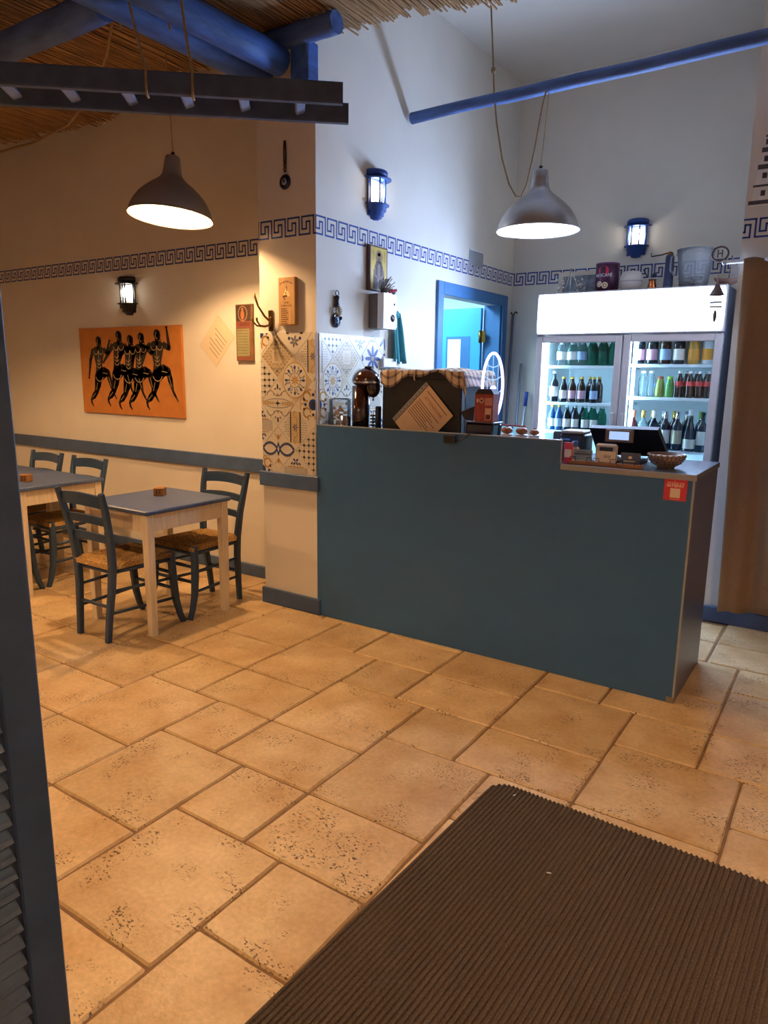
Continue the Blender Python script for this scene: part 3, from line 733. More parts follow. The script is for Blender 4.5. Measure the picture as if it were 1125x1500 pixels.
def pat_lily(d):
    flower(d, 0, 0, .62, 8, 1, 0, .32); d.disk(0, 0, .07, 2, 4)
    for k in range(4): a = k * PI / 2; d.disk(.8 * math.cos(a), .8 * math.sin(a), .14, 1, 3, ry=.07, rot=a + PI / 2); d.line([(.2 * math.cos(a + PI / 4), .2 * math.sin(a + PI / 4)), (.5 * math.cos(a + PI / 4), .5 * math.sin(a + PI / 4))], .04, 4, 2)
PATS = dict(m=pat_medal, l=pat_lace, g=pat_grid, a=pat_arab, b=pat_bow, v=pat_bars, s=pat_scroll, d=pat_dots, h=pat_arch, y=pat_lily)
def tile_panel(name, label, loc, rz, clip, tiles, hd):
    t = thing(name, label, 'tile panel', loc, rz)
    u0, v0, u1, v1 = clip
    MB().box(u0, u1, -.0045, -.0003, v0, v1).build('grout_bed', mat('tile_grout', '#efe6d4', .8), t)
    for (cx, cz, p) in tiles:
        d = Draw(clip).at(cx, cz, hd); e = .982
        d.poly([(-e, 0), (0, -e), (e, 0), (0, e)], 0, 0); base = d.p[:]
        if not base: continue
        PATS[p](d)
        m = MB(); q = base[0][0]
        m.prism(q, -.0075, -.0046)
        dd = Draw(); dd.p = d.p[1:]; dd.mb(-.0076, .00025, m)
        m.build('tile', TM, t)
    return t
hd = .1465
PT = {(-.199, 1.503): 'm', (-.3455, 1.6495): 'l', (-.3455, 1.3565): 'a', (-.199, 1.21): 'v', (-.3455, 1.0635): 'b', (-.0525, 1.3565): 's', (-.0525, 1.6495): 'v', (-.199, 1.796): 'h', (-.492, 1.503): 'g', (-.492, 1.21): 'd', (-.199, .917): 'd', (-.0525, 1.0635): 'g', (-.492, 1.796): 's', (-.492, .917): 's', (-.3455, .77): 'l', (-.0525, .77): 'd'}
tile_panel('tile_panel', 'patterned cream tiles set as diamonds on the pillar face', (0, 0, 0), 0, (-.486, .9105, -.034, 1.795), [(x, z, p) for (x, z), p in PT.items()], hd)
IT = []
seq = {(0, 0): 'm', (1, 1): 'l', (-1, 1): 'v', (0, 2): 'g', (1, -1): 'a', (-1, -1): 's', (2, 0): 'h', (2, 2): 'h', (0, -2): 'v', (2, -2): 'g', (3, 1): 'y', (4, 0): 'g', (3, -1): 'd', (4, 2): 'y', (5, 1): 'y', (4, -2): 'b', (5, -1): 'y', (1, -3): 'b', (-1, -3): 'd', (3, -3): 'm', (-2, 0): 'g', (-2, 2): 's'}
for (i, j), p in seq.items(): IT.append((.15 + i * hd, 1.503 + j * hd, p))
tile_panel('tile_panel', 'patterned blue and white tiles on the wall behind the coffee machine', (-.03, 0, 0), PI / 2, (.0185, 1.1175, .738, 1.79), IT, hd)

# --- picture of five running figures
FIGC = mat('picture_ochre', '#c07a34', .75, var=.12, scale=12); FIGD = mat('picture_black', '#241b14', .75); FIGL = mat('picture_line', '#c9a878', .75)
pc = thing('wall_picture', 'ochre panel picture of five dark running figures on the left wall', 'picture', (-2.365, .41, 1.543))
MB().box(-.665, .665, -.022, -.0005, -.363, .363, bev=.002).build('panel', FIGC, pc)
def runner(x, dy, k, lean, armf, armb):
    d = Draw().at(x, dy, k); hx = lean
    def limb(pts, ws):
        for i_ in range(len(pts) - 1): d.line([pts[i_], pts[i_ + 1]], ws[i_], 0, 1, ws[i_ + 1]); d.disk(*pts[i_ + 1], ws[i_ + 1] / 2, 0, 1, n=10)
    # head with hair and pointed beard, neck, chest, waist, hips
    d.disk(hx + .02, .272, .034, 0, 1, ry=.042, n=14); d.disk(hx + .002, .285, .034, 0, 1, ry=.036, n=12); d.poly([(hx + .03, .265), (hx + .062, .228), (hx + .022, .236)], 0, 1); d.line([(hx + .005, .25), (hx, .2)], .045, 0, 1)
    d.poly([(hx - .088, .205), (hx - .045, .228), (hx + .045, .228), (hx + .088, .205), (hx + .075, .15), (.045, .05), (-.045, .05), (hx - .07, .15)], 0, 1)
    d.poly([(-.045, .052), (.045, .052), (.062, -.04), (.03, -.085), (-.04, -.085), (-.062, -.03)], 0, 1); d.disk(-.01, -.045, .066, 0, 1, ry=.055, n=14)
    limb([(-.02, -.04), (-.035, -.11), (-.062, -.185)], [.11, .1, .06]); limb([(-.062, -.185), (-.105, -.225), (-.152, -.262)], [.056, .062, .024]); limb([(-.152, -.262), (-.146, -.292), (-.122, -.322)], [.026, .024, .012])
    limb([(.01, -.035), (.07, -.005), (.125, -.012)], [.11, .1, .07]); limb([(.125, -.012), (.15, -.08), (.178, -.17)], [.062, .06, .024]); limb([(.178, -.17), (.2, -.2), (.232, -.245)], [.026, .024, .012])
    for s_, a_ in ((1, armf), (-1, armb)):
        p0 = (hx + s_ * .075, .2); limb([p0, (p0[0] + a_[0], p0[1] + a_[1]), (p0[0] + a_[2], p0[1] + a_[3])], [.055, .042, .022])
        e_ = (p0[0] + a_[2], p0[1] + a_[3]); u_ = math.atan2(a_[3] - a_[1], a_[2] - a_[0])
        for q_ in (-.4, 0, .4): d.line([e_, (e_[0] + .03 * math.cos(u_ + q_), e_[1] + .03 * math.sin(u_ + q_))], .01, 0, 1)
    # incised lines
    d.arc(hx - .036, .19, .034, PI, 2 * PI, .005, 1, 2, 6); d.arc(hx + .036, .19, .034, PI, 2 * PI, .005, 1, 2, 6); d.line([(hx, .19), (.0, .06)], .004, 1, 2)
    for q_ in range(3): d.arc(.0, .12 - q_ * .03, .028, PI * 1.1, PI * 1.9, .004, 1, 2, 5)
    d.arc(-.005, -.03, .06, 3.5, 5.9, .005, 1, 2, 6); d.line([(-.04, -.1), (-.065, -.17)], .004, 1, 2); d.line([(.05, -.01), (.115, -.02)], .004, 1, 2); d.arc(hx + .018, .27, .026, 2, 4.6, .004, 1, 2, 5); d.line([(.135, -.05), (.16, -.13)], .004, 1, 2); d.line([(-.08, -.2), (-.13, -.24)], .004, 1, 2)
    return d.mb(-.0222, .0004).build('running_figure', [FIGD, FIGL], pc)
for (x, dy, k, l, af, ab) in ((-.40, -.005, .93, .0, (.05, -.03, .09, .06), (-.05, -.09, -.085, -.24)), (-.15, .02, .98, .03, (.06, -.05, .13, -.03), (-.06, -.06, -.13, -.13)), (.0, -.01, .96, .03, (.06, -.04, .13, -.02), (-.07, -.06, -.13, -.14)), (.14, .0, .98, .03, (.06, -.05, .12, .0), (-.03, -.09, -.05, -.2)), (.37, .015, 1.0, .0, (.075, -.03, .055, .11), (-.06, -.03, -.11, .0))):
    runner(x, dy, k, l, af, ab)

# --- clear sleeve with a sheet, turned on its corner
SHEET = mat('paper', '#e9dfcc', .7, var=.04); PRINT = mat('print_ink', '#6a5546', .8)
def turned(o, a): o.rotation_euler = (0, -a, 0); return o
sl = thing('notice_sleeve', 'clear plastic sleeve with printed sheet turned on its corner, on the left wall', 'notice', (-1.322, .4095, 1.775)); turned(sl, math.radians(47))
MB().box(-.145, .145, -.0018, -.0004, -.113, .113).build('sheet', mat('sleeve_paper', '#e8dcc4', .6), sl)
MB().box(-.155, .155, -.0034, -.0022, -.122, .122).build('sleeve', pane('sleeve_film', (.98, .97, .95), ior=1.08, rough=.1), sl)
d = Draw()
for k in range(6): d.line([(-.09 + .03 * k, -.085), (-.09 + .03 * k, .03 + .05 * ((k * 7) % 3) / 2)], .004, 0, 1)
d.mb(-.0019, .0001).build('print_lines', PRINT, sl)
# --- narrow plaques
pq = thing('wall_plaque', 'narrow painted plaque with an oval portrait and a list, on the left wall', 'plaque', (-1.02, .41, 1.83))
MB().box(-.083, .083, -.022, -.0005, -.2, .2, bev=.002).build('board', mat('plaque_brown', '#7c5438', .6, var=.3, scale=25), pq)
d = Draw(); d.rect(-.076, .082, .07, .193, 0); d.rect(-.076, .04, .07, .08, 1); d.rect(-.07, -.165, .052, .028, 2); d.disk(-.01, .135, .047, 3, 2, ry=.054, n=20); d.disk(-.01, .135, .041, 0, 3, ry=.048, n=20); d.disk(-.012, .125, .018, 4, 4, ry=.034); d.disk(-.012, .165, .011, 4, 4)
for k in range(9): d.line([(-.06, .015 - k * .02), (.04, .015 - k * .02)], .004, 5, 2)
d.rect(-.07, -.192, .06, -.175, 1, 2)
d.mb(-.0222, .0003).build('painted_front', [mat('plaque_dark', '#3a2a22', .6), mat('plaque_red', '#7d3f30', .6), mat('plaque_green', '#8a8a62', .6, var=.15), mat('plaque_ring', '#a08058', .6), mat('plaque_flesh', '#a8683a', .6), PRINT], pq)
text('OUZO', .034, mat('plaque_letters', '#2e1712', .6), pq, .005, -.0232, .06)
pl2 = thing('wall_plaque', 'thick light wooden menu board fixed on the pillar above the tiles', 'plaque', (-.24, 0, 1.98))
MB().box(-.068, .068, -.03, -.0005, -.142, .142, bev=.004).build('board', mat('pale_wood_board', '#bd935c', .55, var=.18, scale=14, stretch=(5, 1, .6)), pl2)
BURN = mat('burnt_lettering', '#4a2a12', .7)
d = Draw(); d.poly([(-.03, .03), (.03, .03), (.0, .085)], 1); d.line([(.002, .088), (.004, .06)], .007, 0, 2); d.line([(-.002, .055), (-.008, .04)], .006, 0, 2); d.line([(-.03, .028), (.005, .032)], .012, 0, 2); d.line([(-.02, .022), (-.014, .008)], .006, 0, 2)
for k in range(8): d.line([(-.045, -.045 - k * .0125), (.0 + .006 * (k % 3), -.045 - k * .0125)], .005, 0, 1); d.disk(.025, -.045 - k * .0125, .004, 1, 1, n=6)
for (x0, x1, z, h, ar) in ((-.052, .05, .1, .018, .016), (-.02, .018, -.008, .012, 0), (-.045, .045, -.026, .013, 0)):
    n = int((x1 - x0) / .0095)
    for k in range(n):
        x = x0 + (k + .5) * (x1 - x0) / n; zz = z + ar * (1 - ((x - (x0 + x1) / 2) / ((x1 - x0) / 2)) ** 2); hh = h * random.uniform(.5, 1)
        if k % 3 == 0: d.arc(x, zz, hh * .35, .6, 5.6, .0034, 0, 1, 7)
        elif k % 3 == 1: d.line([(x - .002, zz - hh / 2), (x + .002, zz + hh / 2)], .0038, 0, 1)
        else: d.arc(x, zz - hh * .15, hh * .3, -.5, 4, .0034, 0, 1, 6); d.line([(x + hh * .25, zz - hh * .4), (x + hh * .3, zz + hh * .1)], .0034, 0, 1)
d.mb(-.0301, .0003).build('carved_marks', [BURN, mat('pale_inlay', '#e6c68c', .6)], pl2)
# --- coat hook
hk = thing('coat_hook', 'brass coat hook with curled arms on the pillar edge', 'coat hook', (-.395, 0, 1.865))
MB().box(-.018, .018, -.012, -.0005, -.06, .07, bev=.004).build('back_plate', BRASS, hk)
MB().tube([(0, -.012, .0), (-.02, -.04, .03), (-.045, -.07, .09), (-.06, -.09, .165)], [.008, .007, .006, .0075]).build('upper_arm', BRASS, hk)
for sx, dy in ((-1, 0), (-.5, .0), (1, 0)):
    MB().tube([(0, -.012, -.02), (sx * .02, -.045, -.032), (sx * .055, -.075, -.028), (sx * .08, -.088, .0), (sx * .082, -.09, .02)], [.007, .007, .006, .006, .008]).build('hook_arm', BRASS, hk)
# --- evil eye charms
EYEB = mat('eye_glass_blue', '#131a3c', .12, spec=.7); EYEW = mat('eye_glass_white', '#d8dfe8', .15); EYEC = mat('eye_glass_sky', '#6aa6d8', .15)
def eye(t, z, r):
    MB().lathe([(0, .004), (r * .8, .004), (r, .008), (r * .8, .014), (0, .016)], (0, 0, z), 24, axis='y').build('glass_disc', EYEB, t)
    MB().lathe([(0, .0162), (r * .45, .0166), (0, .0168)], (0, 0, z), 16, axis='y').build('white_ring', EYEW, t)
    MB().lathe([(0, .017), (r * .3, .0174), (0, .0176)], (0, 0, z), 14, axis='y').build('iris', EYEC, t)
    MB().lathe([(0, .0178), (r * .15, .018), (0, .0182)], (0, 0, z), 12, axis='y').build('pupil', EYEB, t)
ey = thing('evil_eye_charm', 'dark glass eye charm hanging on a brown cord high on the pillar', 'charm', (-.26, 0, 2.625))
eye(ey, .046, .044)
MB().tube([(-.004, -.006, .1), (-.008, -.006, .2), (-.004, -.006, .275), (.004, -.006, .275), (.008, -.006, .2), (.004, -.006, .1)], .0045, 6).build('cord', mat('brown_cord', '#3a2415', .8), ey)
MB().ball((0, -.008, .118), .013, .01, .011).ball((0, -.008, .14), .012, .01, .009).build('bead', BRASS, ey)
e2 = thing('evil_eye_charm', 'blue glass eye charm with beads and a bow on the white wall', 'charm', (-.03, .185, 1.815), PI / 2)
eye(e2, .06, .045)
BEADB = mat('navy_bead', '#151b33', .2, spec=.7)
for z, r in ((.195, .017), (.172, .015), (.15, .018)): MB().ball((0, -.014, z), r).build('bead', BEADB, e2)
MB().lathe([(.016, 0), (.02, .004), (.016, .008), (.012, .004), (.016, 0)], (0, -.012, .222), 14, axis='y').build('ring', BEADB, e2)
m = MB()
for a in range(14): th = a / 14 * 2 * PI; m.tube([(0, -.02, .115), (.035 * math.cos(th), -.028, .115 + .03 * math.sin(th))], .004, 5)
m.build('raffia_bow', mat('raffia', '#8c7a5c', .9), e2)
MB().ball((.04, -.012, .075), .012).build('bead', BEADB, e2)
# --- icon of a robed figure
ic = thing('icon_panel', 'small gold icon of a robed haloed figure above the soap dispenser', 'icon', (-.03, .62, 2.09), PI / 2)
MB().box(-.105, .105, -.03, -.0005, 0, .285, bev=.003).build('board', mat('icon_wood', '#4a2c20', .5), ic)
d = Draw(); d.rect(-.092, .01, .092, .275, 0); d.disk(0, .22, .042, 1, 2, n=18); d.disk(0, .218, .02, 2, 3, ry=.026); d.disk(0, .235, .021, 3, 3, ry=.014); d.disk(0, .2, .013, 3, 4, ry=.016)
d.poly([(-.07, .012), (.07, .012), (.06, .13), (.03, .19), (-.03, .19), (-.06, .13)], 3, 2); d.poly([(-.02, .06), (.02, .06), (.012, .17), (-.012, .17)], 4, 3)
for s in (1, -1): d.line([(s * .045, .15), (s * .05, .1), (s * .015, .085)], .014, 4, 3); d.disk(s * .014, .088, .009, 2, 4)
for k in range(5): d.line([(-.075, .245 - k * .012), (-.055, .245 - k * .012)], .004, 3, 2); d.line([(.055, .25 - k * .014), (.072, .25 - k * .014)], .003, 3, 2)
d.mb(-.0302, .0003).build('painted_front', [mat('icon_gold', '#c2a23c', .4, .2, var=.15, scale=20), mat('icon_halo', '#8a6f24', .4), mat('icon_skin', '#8c5a38', .6), mat('icon_robe', '#4b3128', .6, var=.2, scale=30), mat('icon_robe_light', '#8d7262', .6)], ic)
# --- dispenser, dried flowers, cloth
ds = thing('soap_dispenser', 'grey and white wall dispenser with a wavy front edge under the icon', 'dispenser', (-.03, .62, 1.845), PI / 2)
MB().box(-.075, .075, -.075, -.0005, 0, .225, bev=.008).build('case', mat('dispenser_grey', '#6e6a6a', .4), ds)
out = [(-.078, 0), (.07, 0), (.082, .015), (.084, .06), (.07, .095), (.084, .13), (.082, .2), (.07, .222), (-.078, .226)]
MB().prism(out, -.125, -.0755).build('front_cover', WHITEP, ds)
MB().lathe([(0, 0), (.024, .001), (.024, .004), (0, .005)], (.03, -.125, .07), 16, axis='y').build('window', BLACKP, ds)
MB().lathe([(0, 0), (.009, .001), (0, .004)], (.05, -.125, .16), 10, axis='y').build('button', BLACKP, ds)
fl = thing('dried_flowers', 'small bunch of dried grey and red flowers lying on the dispenser', 'dried flowers', (.045, .62, 2.0715), PI / 2)
m = MB()
for k in range(40):
    a = random.uniform(.0, 2.6); e = random.uniform(.0, .8); L = random.uniform(.05, .1)
    m.tube([(-.03, 0, .008), (-.03 + .5 * L * math.cos(a), -.4 * L * e, .012 + .35 * L * math.sin(a)), (-.03 + L * 1.2 * math.cos(a * .8), -L * e * .6, .015 + L * math.sin(a))], [.002, .0025, .004], 4)
m.build('grass_heads', mat('dried_grass', '#7d7a76', .9, var=.2), fl)
m = MB()
for k in range(5): m.ball((.0 + .012 * k, -.045 - .004 * k, .012 + .003 * k), .010, n=8)
m.build('red_buds', mat('dried_red', '#b03a4e', .8), fl)
MB().tube([(-.06, -.02, .01), (-.02, -.035, .022), (.03, -.04, .02), (.06, -.04, .008)], .012, 7).build('stalk_bundle', mat('dried_stalk', '#4b3d3a', .9), fl)
cl = thing('hanging_cloth', 'teal kitchen cloth hung from a hook beside the dispenser', 'cloth', (-.03, .84, 1.63), PI / 2)
def clf(u, v):
    wd = .025 + .065 * v + .01 * math.sin(v * 5); x = (u - .5) * 2 * wd + .03 * v; z = .335 * (1 - v)
    return (x, -.035 - .02 * math.cos(u * PI * 5) * (.3 + v) - .012 * math.sin(u * 9), z + .008 * math.sin(u * 12) * v)
o = MB().grid(clf, 30, 16).build('cloth', mat('teal_cotton', '#3f8c94', .9, var=.12, scale=30, bump=.3, bscale=250), cl)
o.modifiers.new('thick', 'SOLIDIFY').thickness = .004
MB().ball((.0, -.03, .325), .028, .024, .03).build('knot', mat('teal_cotton', '#3f8c94'), cl)
MB().tube([(0, -.0005, .36), (0, -.02, .36), (0, -.022, .352)], .004, 6).build('hook', CHROME, cl)
sb = thing('wall_box', 'small white plastic box fixed on the wall below the teal cloth', 'wall box', (-.03, .77, 1.59), PI / 2)
MB().box(-.1, .07, -.045, -.0005, 0, .065, bev=.005).build('case', WHITEP, sb); MB().box(-.09, .06, -.046, -.0452, -.0, .008).build('slot', BLACKP, sb)
sg = thing('clear_plate', 'small clear plastic plate on the white wall beside the doorway frieze', 'plate', (-.03, 2.09, 2.44), PI / 2)
MB().box(-.13, .13, -.004, -.0025, 0, .11).build('plate', pane('plate_film', (.9, .92, .95), rough=.1, opac=.25, body=(.8, .82, .85)), sg)
MB().box(-.13, .13, -.012, -.0008, .1105, .118).build('holder', WHITEP, sg)
# --- painted tower on the right wall
tw = thing('tower_mural', 'painted white stone tower with dark ledges above the right wall frieze', 'mural', (2.3, 1.4, 2.535))
d = Draw()
hw = [(0, .215), (.04, .205), (.12, .195), (.2, .185), (.3, .17), (.38, .16), (.48, .15), (.58, .14), (.64, .12), (.69, .08), (.72, .03)]
for (z0, w0), (z1, w1) in zip(hw, hw[1:]): d.poly([(-w0, z0), (w0, z0), (w1, z1), (-w1, z1)], 0, 1)
for z, w_, h in ((.01, .222, .022), (.105, .205, .012), (.2, .19, .026), (.29, .178, .026), (.37, .165, .012), (.45, .155, .012), (.56, .145, .014)): d.rect(-w_, z, w_, z + h, 1, 2)
for z in (.055, .15, .24, .33, .5):
    for x in (-.15, -.05, .05, .15):
        d.rect(x - .012, z, x + .012, z + .03, 2, 3)
d.mb(0, .0006).build('painting', [mat('mural_white', '#f2eee6', .8, var=.12, scale=18), mat('mural_grey', '#5b565a', .8, var=.2), mat('mural_dark', '#4a4448', .8)], tw)

# ================================================================== DRINKS FRIDGE
FRG = mat('fridge_grey', '#b9aead', .4, .2, var=.05); FRS = mat('fridge_side', '#5c6478', .45); FRI = mat('fridge_inside', '#eef4f8', .5)
SHELFM = mat('fridge_shelf_white', '#e6eef2', .4); LED = emis('fridge_led', (.42, .76, 1.0), STRIP); SIGNM = emis('fridge_sign', (.45, .62, 1.0), SIGN)
fr = thing('drinks_fridge', 'tall double glass door drinks fridge with a lit white sign panel', 'fridge', (1.22, 2.1, 0))
b = MB(); X = .69
for a_, b_ in ((-X, -X + .05), (X - .05, X)): MB().box(a_, b_, .05, .72, .0005, 2.185).build('side_wall', FRS, fr)
MB().box(-X + .0505, X - .0505, .68, .719, .0005, 2.184).build('back_wall', FRI, fr)
MB().box(-X + .0505, X - .0505, .05, .6795, .001, .32).build('plinth', FRS, fr)
MB().box(-X + .0505, X - .0505, .05, .6795, 1.865, 2.184).build('top_housing', FRG, fr)
for a_, b_ in ((-X + .0505, -X + .054), (X - .054, X - .0505)): MB().box(a_, b_, .06, .679, .3205, 1.8645).build('liner', FRI, fr)
MB().box(-.02, .02, .055, .1, .3205, 1.8645).build('mullion', FRG, fr)
# sign
MB().box(-X, X, -.012, .0495, 1.868, 2.19, bev=.006).build('sign_frame', FRG, fr)
MB().grid(lambda u, v: (-.672 + 1.344 * u, -.014 - .012 * math.sin(PI * v), 1.882 + .294 * v), 1, 8).build('sign_panel', SIGNM, fr)
for sx in (-1, 1):
    dr_ = MB(); x0, x1 = (-.688, -.006) if sx < 0 else (.006, .688)
    F = .052
    dr_.box(x0, x0 + F, 0, .048, .12, 1.862, bev=.006).box(x1 - F, x1, 0, .048, .12, 1.862, bev=.006).box(x0 + F, x1 - F, 0, .048, 1.862 - F, 1.862, bev=.006).box(x0 + F, x1 - F, 0, .048, .12, .12 + F, bev=.006)
    D = dr_.build('door', FRG, fr)
    MB().box(x0 + F + .0003, x1 - F - .0003, .018, .023, .12 + F + .0003, 1.862 - F - .0003).build('pane', GLASS, D)
    hx = x1 - .03 if sx < 0 else x0 + .03
    MB().box(hx - .012, hx + .012, -.022, -.0005, .95, 1.28, bev=.004).build('handle', FRG, D)
    MB().box(x0 + F + .012, x0 + F + .03, .055, .075, .34, 1.845).build('led_strip', LED, fr)
    for z in ((1.635, 1.343, 1.115, .72) if sx < 0 else (1.648, 1.404, 1.012, .66)):
        a, c = (x0 + .066, -.026) if sx < 0 else (.026, x1 - .066)
        MB().box(a, c, .085, .66, z - .022, z, bev=.003).build('shelf', SHELFM, fr)

def bglass(name, col, rough=.08, trans=.0): return mat(name, col, rough, spec=.8)
BG = dict(green=pane('green_glass', (.12, .55, .42), opac=.25, body=(.03, .3, .22)), dark=bglass('dark_bottle_glass', '#141c26'), clear=pane('clear_bottle', (.86, .93, .95), opac=.08, body=(.8, .9, .95)), brown=bglass('brown_bottle_glass', '#3a2014'), cola=bglass('cola_glass', '#1d1012'), red=bglass('red_wine_glass', '#3c0f16'), blue=bglass('blue_bottle_glass', '#24508a'),
          juice=bglass('juice_yellow', '#8a9a34', .3), jgreen=bglass('juice_green', '#4f9a4a', .3), gold=bglass('amber_drink', '#c9963c', .2), white=bglass('milky_bottle', '#dfe6e8', .3))
LB = dict(w=mat('label_white', '#ece8de', .6), c=mat('label_cream', '#e3d9b8', .6), r=mat('label_red', '#c2403f', .6), p=mat('label_pink', '#d9a8b8', .6), b=mat('label_blue', '#9cb4d6', .6), o=mat('label_orange', '#e09a34', .6), g=mat('label_lime', '#9cc24a', .6))
CP = dict(w=WHITEP, k=BLACKP, y=mat('cap_gold', '#c9a548', .35, .6), g=mat('cap_lime', '#9bd03c', .5), r=mat('cap_red', '#a8523a', .5), s=CHROME)
SHAPES = dict(beer=[(0, 0), (.028, 0), (.031, .008), (.031, .12), (.027, .14), (.015, .165), (.0125, .20)], wine=[(0, 0), (.034, 0), (.0375, .01), (.0375, .175), (.033, .195), (.016, .22), (.0145, .285)],
              water=[(0, 0), (.036, 0), (.04, .01), (.04, .17), (.03, .205), (.016, .24), (.0145, .27)], cola=[(0, 0), (.026, 0), (.029, .01), (.026, .05), (.03, .1), (.027, .13), (.014, .165), (.0125, .19)],
              juice=[(0, 0), (.03, 0), (.034, .012), (.034, .06), (.03, .1), (.02, .135), (.0205, .15)], fizz=[(0, 0), (.04, 0), (.045, .012), (.044, .1), (.036, .16), (.02, .22), (.0165, .30)], tall=[(0, 0), (.036, 0), (.04, .01), (.04, .15), (.035, .17), (.017, .19), (.015, .21)])
SHAPES['water'] = [(r, z * .8) for r, z in SHAPES['water']]; SHAPES['half'] = [(r * .92, z * .85) for r, z in SHAPES['wine']]
LABZ = dict(half=(.045, .125), beer=(.03, .095), wine=(.05, .15), water=(.045, .11), cola=(.085, .12), juice=(.03, .07), fizz=(.02, .09), tall=(.03, .11))
BCACHE = {}
def bottle(shape, glass, lab, cap, x, y, z, label, rz=0.0, cat='bottle', group='drinks in the fridge'):
    t = thing('bottle', label, cat, (x, y, z + .0005), rz, group)
    key = (shape, glass, lab, cap)
    if key not in BCACHE:
        P = SHAPES[shape]; z0, z1 = LABZ[shape]; r = max(a[0] + (b[0] - a[0]) * min(1, max(0, (zz - a[1]) / max(1e-6, b[1] - a[1]))) for zz in (z0, (z0 + z1) / 2, z1) for a, b in zip(P, P[1:]) if a[1] <= zz <= b[1]) + .0008
        top = P[-1]
        me = [('bottle_body', MB().lathe(P, n=18, capt=True).mesh('bottle_body', BG[glass]))]
        if lab: me.append(('bottle_label', MB().lathe([(r, z0), (r, z1)], n=10, a0=PI * 1.02, a1=PI * 1.98).mesh('bottle_label', LB[lab])))
        if cap:
            h = .05 if shape in ('wine', 'fizz', 'water') and cap != 'k' else .014
            me.append(('bottle_cap', MB().lathe([(top[0] + .0015, top[1] - h), (top[0] + .002, top[1] + .004), (0, top[1] + .005)], n=14).mesh('bottle_cap', CP[cap])))
        BCACHE[key] = me
    for n, m in BCACHE[key]: link(n, m, t)
    return t
def row(items, y, z):
    for (x, shape, glass, lab, cap, txt) in items: bottle(shape, glass, lab, cap, x, y, z, txt)
S1, S2, S3 = ('on the left door %s fridge shelf' % k for k in ('top', 'middle', 'lower'))
row([(.70, 'water', 'clear', 'w', 'w', 'clear water bottle with white label ' + S1), (.785, 'water', 'clear', 'w', 'w', 'clear water bottle with white label ' + S1), (.865, 'water', 'clear', 'b', 'w', 'clear water bottle with blue label ' + S1), (.95, 'water', 'green', None, 'w', 'green glass water bottle ' + S1), (1.035, 'water', 'green', None, 'w', 'green glass water bottle ' + S1), (1.12, 'water', 'green', None, 'w', 'green glass water bottle ' + S1)], 2.25, 1.635)
row([(.74 + .085 * k, 'water', 'green', None, 'w', 'green glass water bottle in rear row ' + S1) for k in range(5)], 2.36, 1.635)
row([(.655, 'half', 'dark', 'w', 'w', 'dark bottle with white label and white cap ' + S2), (.735, 'beer', 'dark', 'w', 'y', 'dark beer bottle with white label and gold cap ' + S2), (.808, 'beer', 'brown', 'p', 'y', 'brown beer bottle with pink label ' + S2), (.885, 'beer', 'brown', 'p', 'y', 'brown beer bottle with pink label ' + S2), (.985, 'beer', 'dark', 'b', 'y', 'dark beer bottle with pale blue label ' + S2)], 2.23, 1.343)
row([(.77 + .075 * k, 'beer', 'brown' if k % 2 else 'dark', None, 'y', ('brown' if k % 2 else 'dark') + ' unlabelled beer bottle in rear row ' + S2) for k in range(4)], 2.33, 1.343)
row([(.652, 'beer', 'blue', 'c', 'y', 'blue beer bottle with cream label ' + S3), (.71, 'beer', 'blue', 'b', 'y', 'blue beer bottle with pale blue label ' + S3), (.778, 'beer', 'dark', 'w', 'w', 'dark beer bottle with white label ' + S3), (.847, 'beer', 'dark', 'w', 'w', 'dark beer bottle with white label ' + S3), (.93, 'beer', 'green', 'w', 'w', 'green beer bottle with white label ' + S3), (1.0, 'beer', 'green', 'w', 'w', 'green beer bottle with white label ' + S3), (1.07, 'beer', 'green', None, 'w', 'green unlabelled beer bottle ' + S3)], 2.23, 1.115)
row([(.8 + .075 * k, 'beer', 'green' if k > 1 else 'dark', None, 'w', ('green' if k > 1 else 'dark') + ' beer bottle in rear row ' + S3) for k in range(4)], 2.33, 1.115)
S4, S5, S6 = ('on the right door %s fridge shelf' % k for k in ('top', 'middle', 'lower'))
row([(1.315, 'tall', 'dark', 'p', None, 'dark bottle with pink oval label ' + S4), (1.41, 'tall', 'dark', 'p', None, 'dark bottle with pink oval label ' + S4), (1.505, 'tall', 'brown', 'b', None, 'brown bottle with blue label ' + S4), (1.6, 'tall', 'dark', 'w', None, 'dark bottle with white label ' + S4), (1.705, 'tall', 'gold', 'o', None, 'amber bottle with orange label ' + S4), (1.8, 'tall', 'white', 'o', None, 'milky bottle with orange label ' + S4)], 2.23, 1.648)
row([(1.37, 'cola', 'clear', None, 'w', 'clear glass bottle ' + S5), (1.425, 'cola', 'clear', None, 'w', 'clear glass bottle ' + S5), (1.485, 'juice', 'juice', None, 'r', 'yellow green juice bottle with red cap ' + S5), (1.555, 'juice', 'jgreen', None, 'g', 'green juice bottle with green cap ' + S5), (1.622, 'cola', 'cola', 'r', 'w', 'dark cola bottle with red label ' + S5), (1.695, 'cola', 'cola', 'r', 'w', 'dark cola bottle with red label ' + S5), (1.76, 'cola', 'cola', 'r', 'w', 'dark cola bottle with red label ' + S5), (1.822, 'cola', 'cola', 'r', 'w', 'dark cola bottle with red label ' + S5)], 2.23, 1.404)
row([(1.65 + .07 * k, 'cola', 'cola', 'r', 'w', 'dark cola bottle in rear row ' + S5) for k in range(3)] + [(1.33 + .06 * k, 'cola', 'clear', None, 'w', 'clear glass bottle in rear row ' + S5) for k in range(2)], 2.33, 1.404)
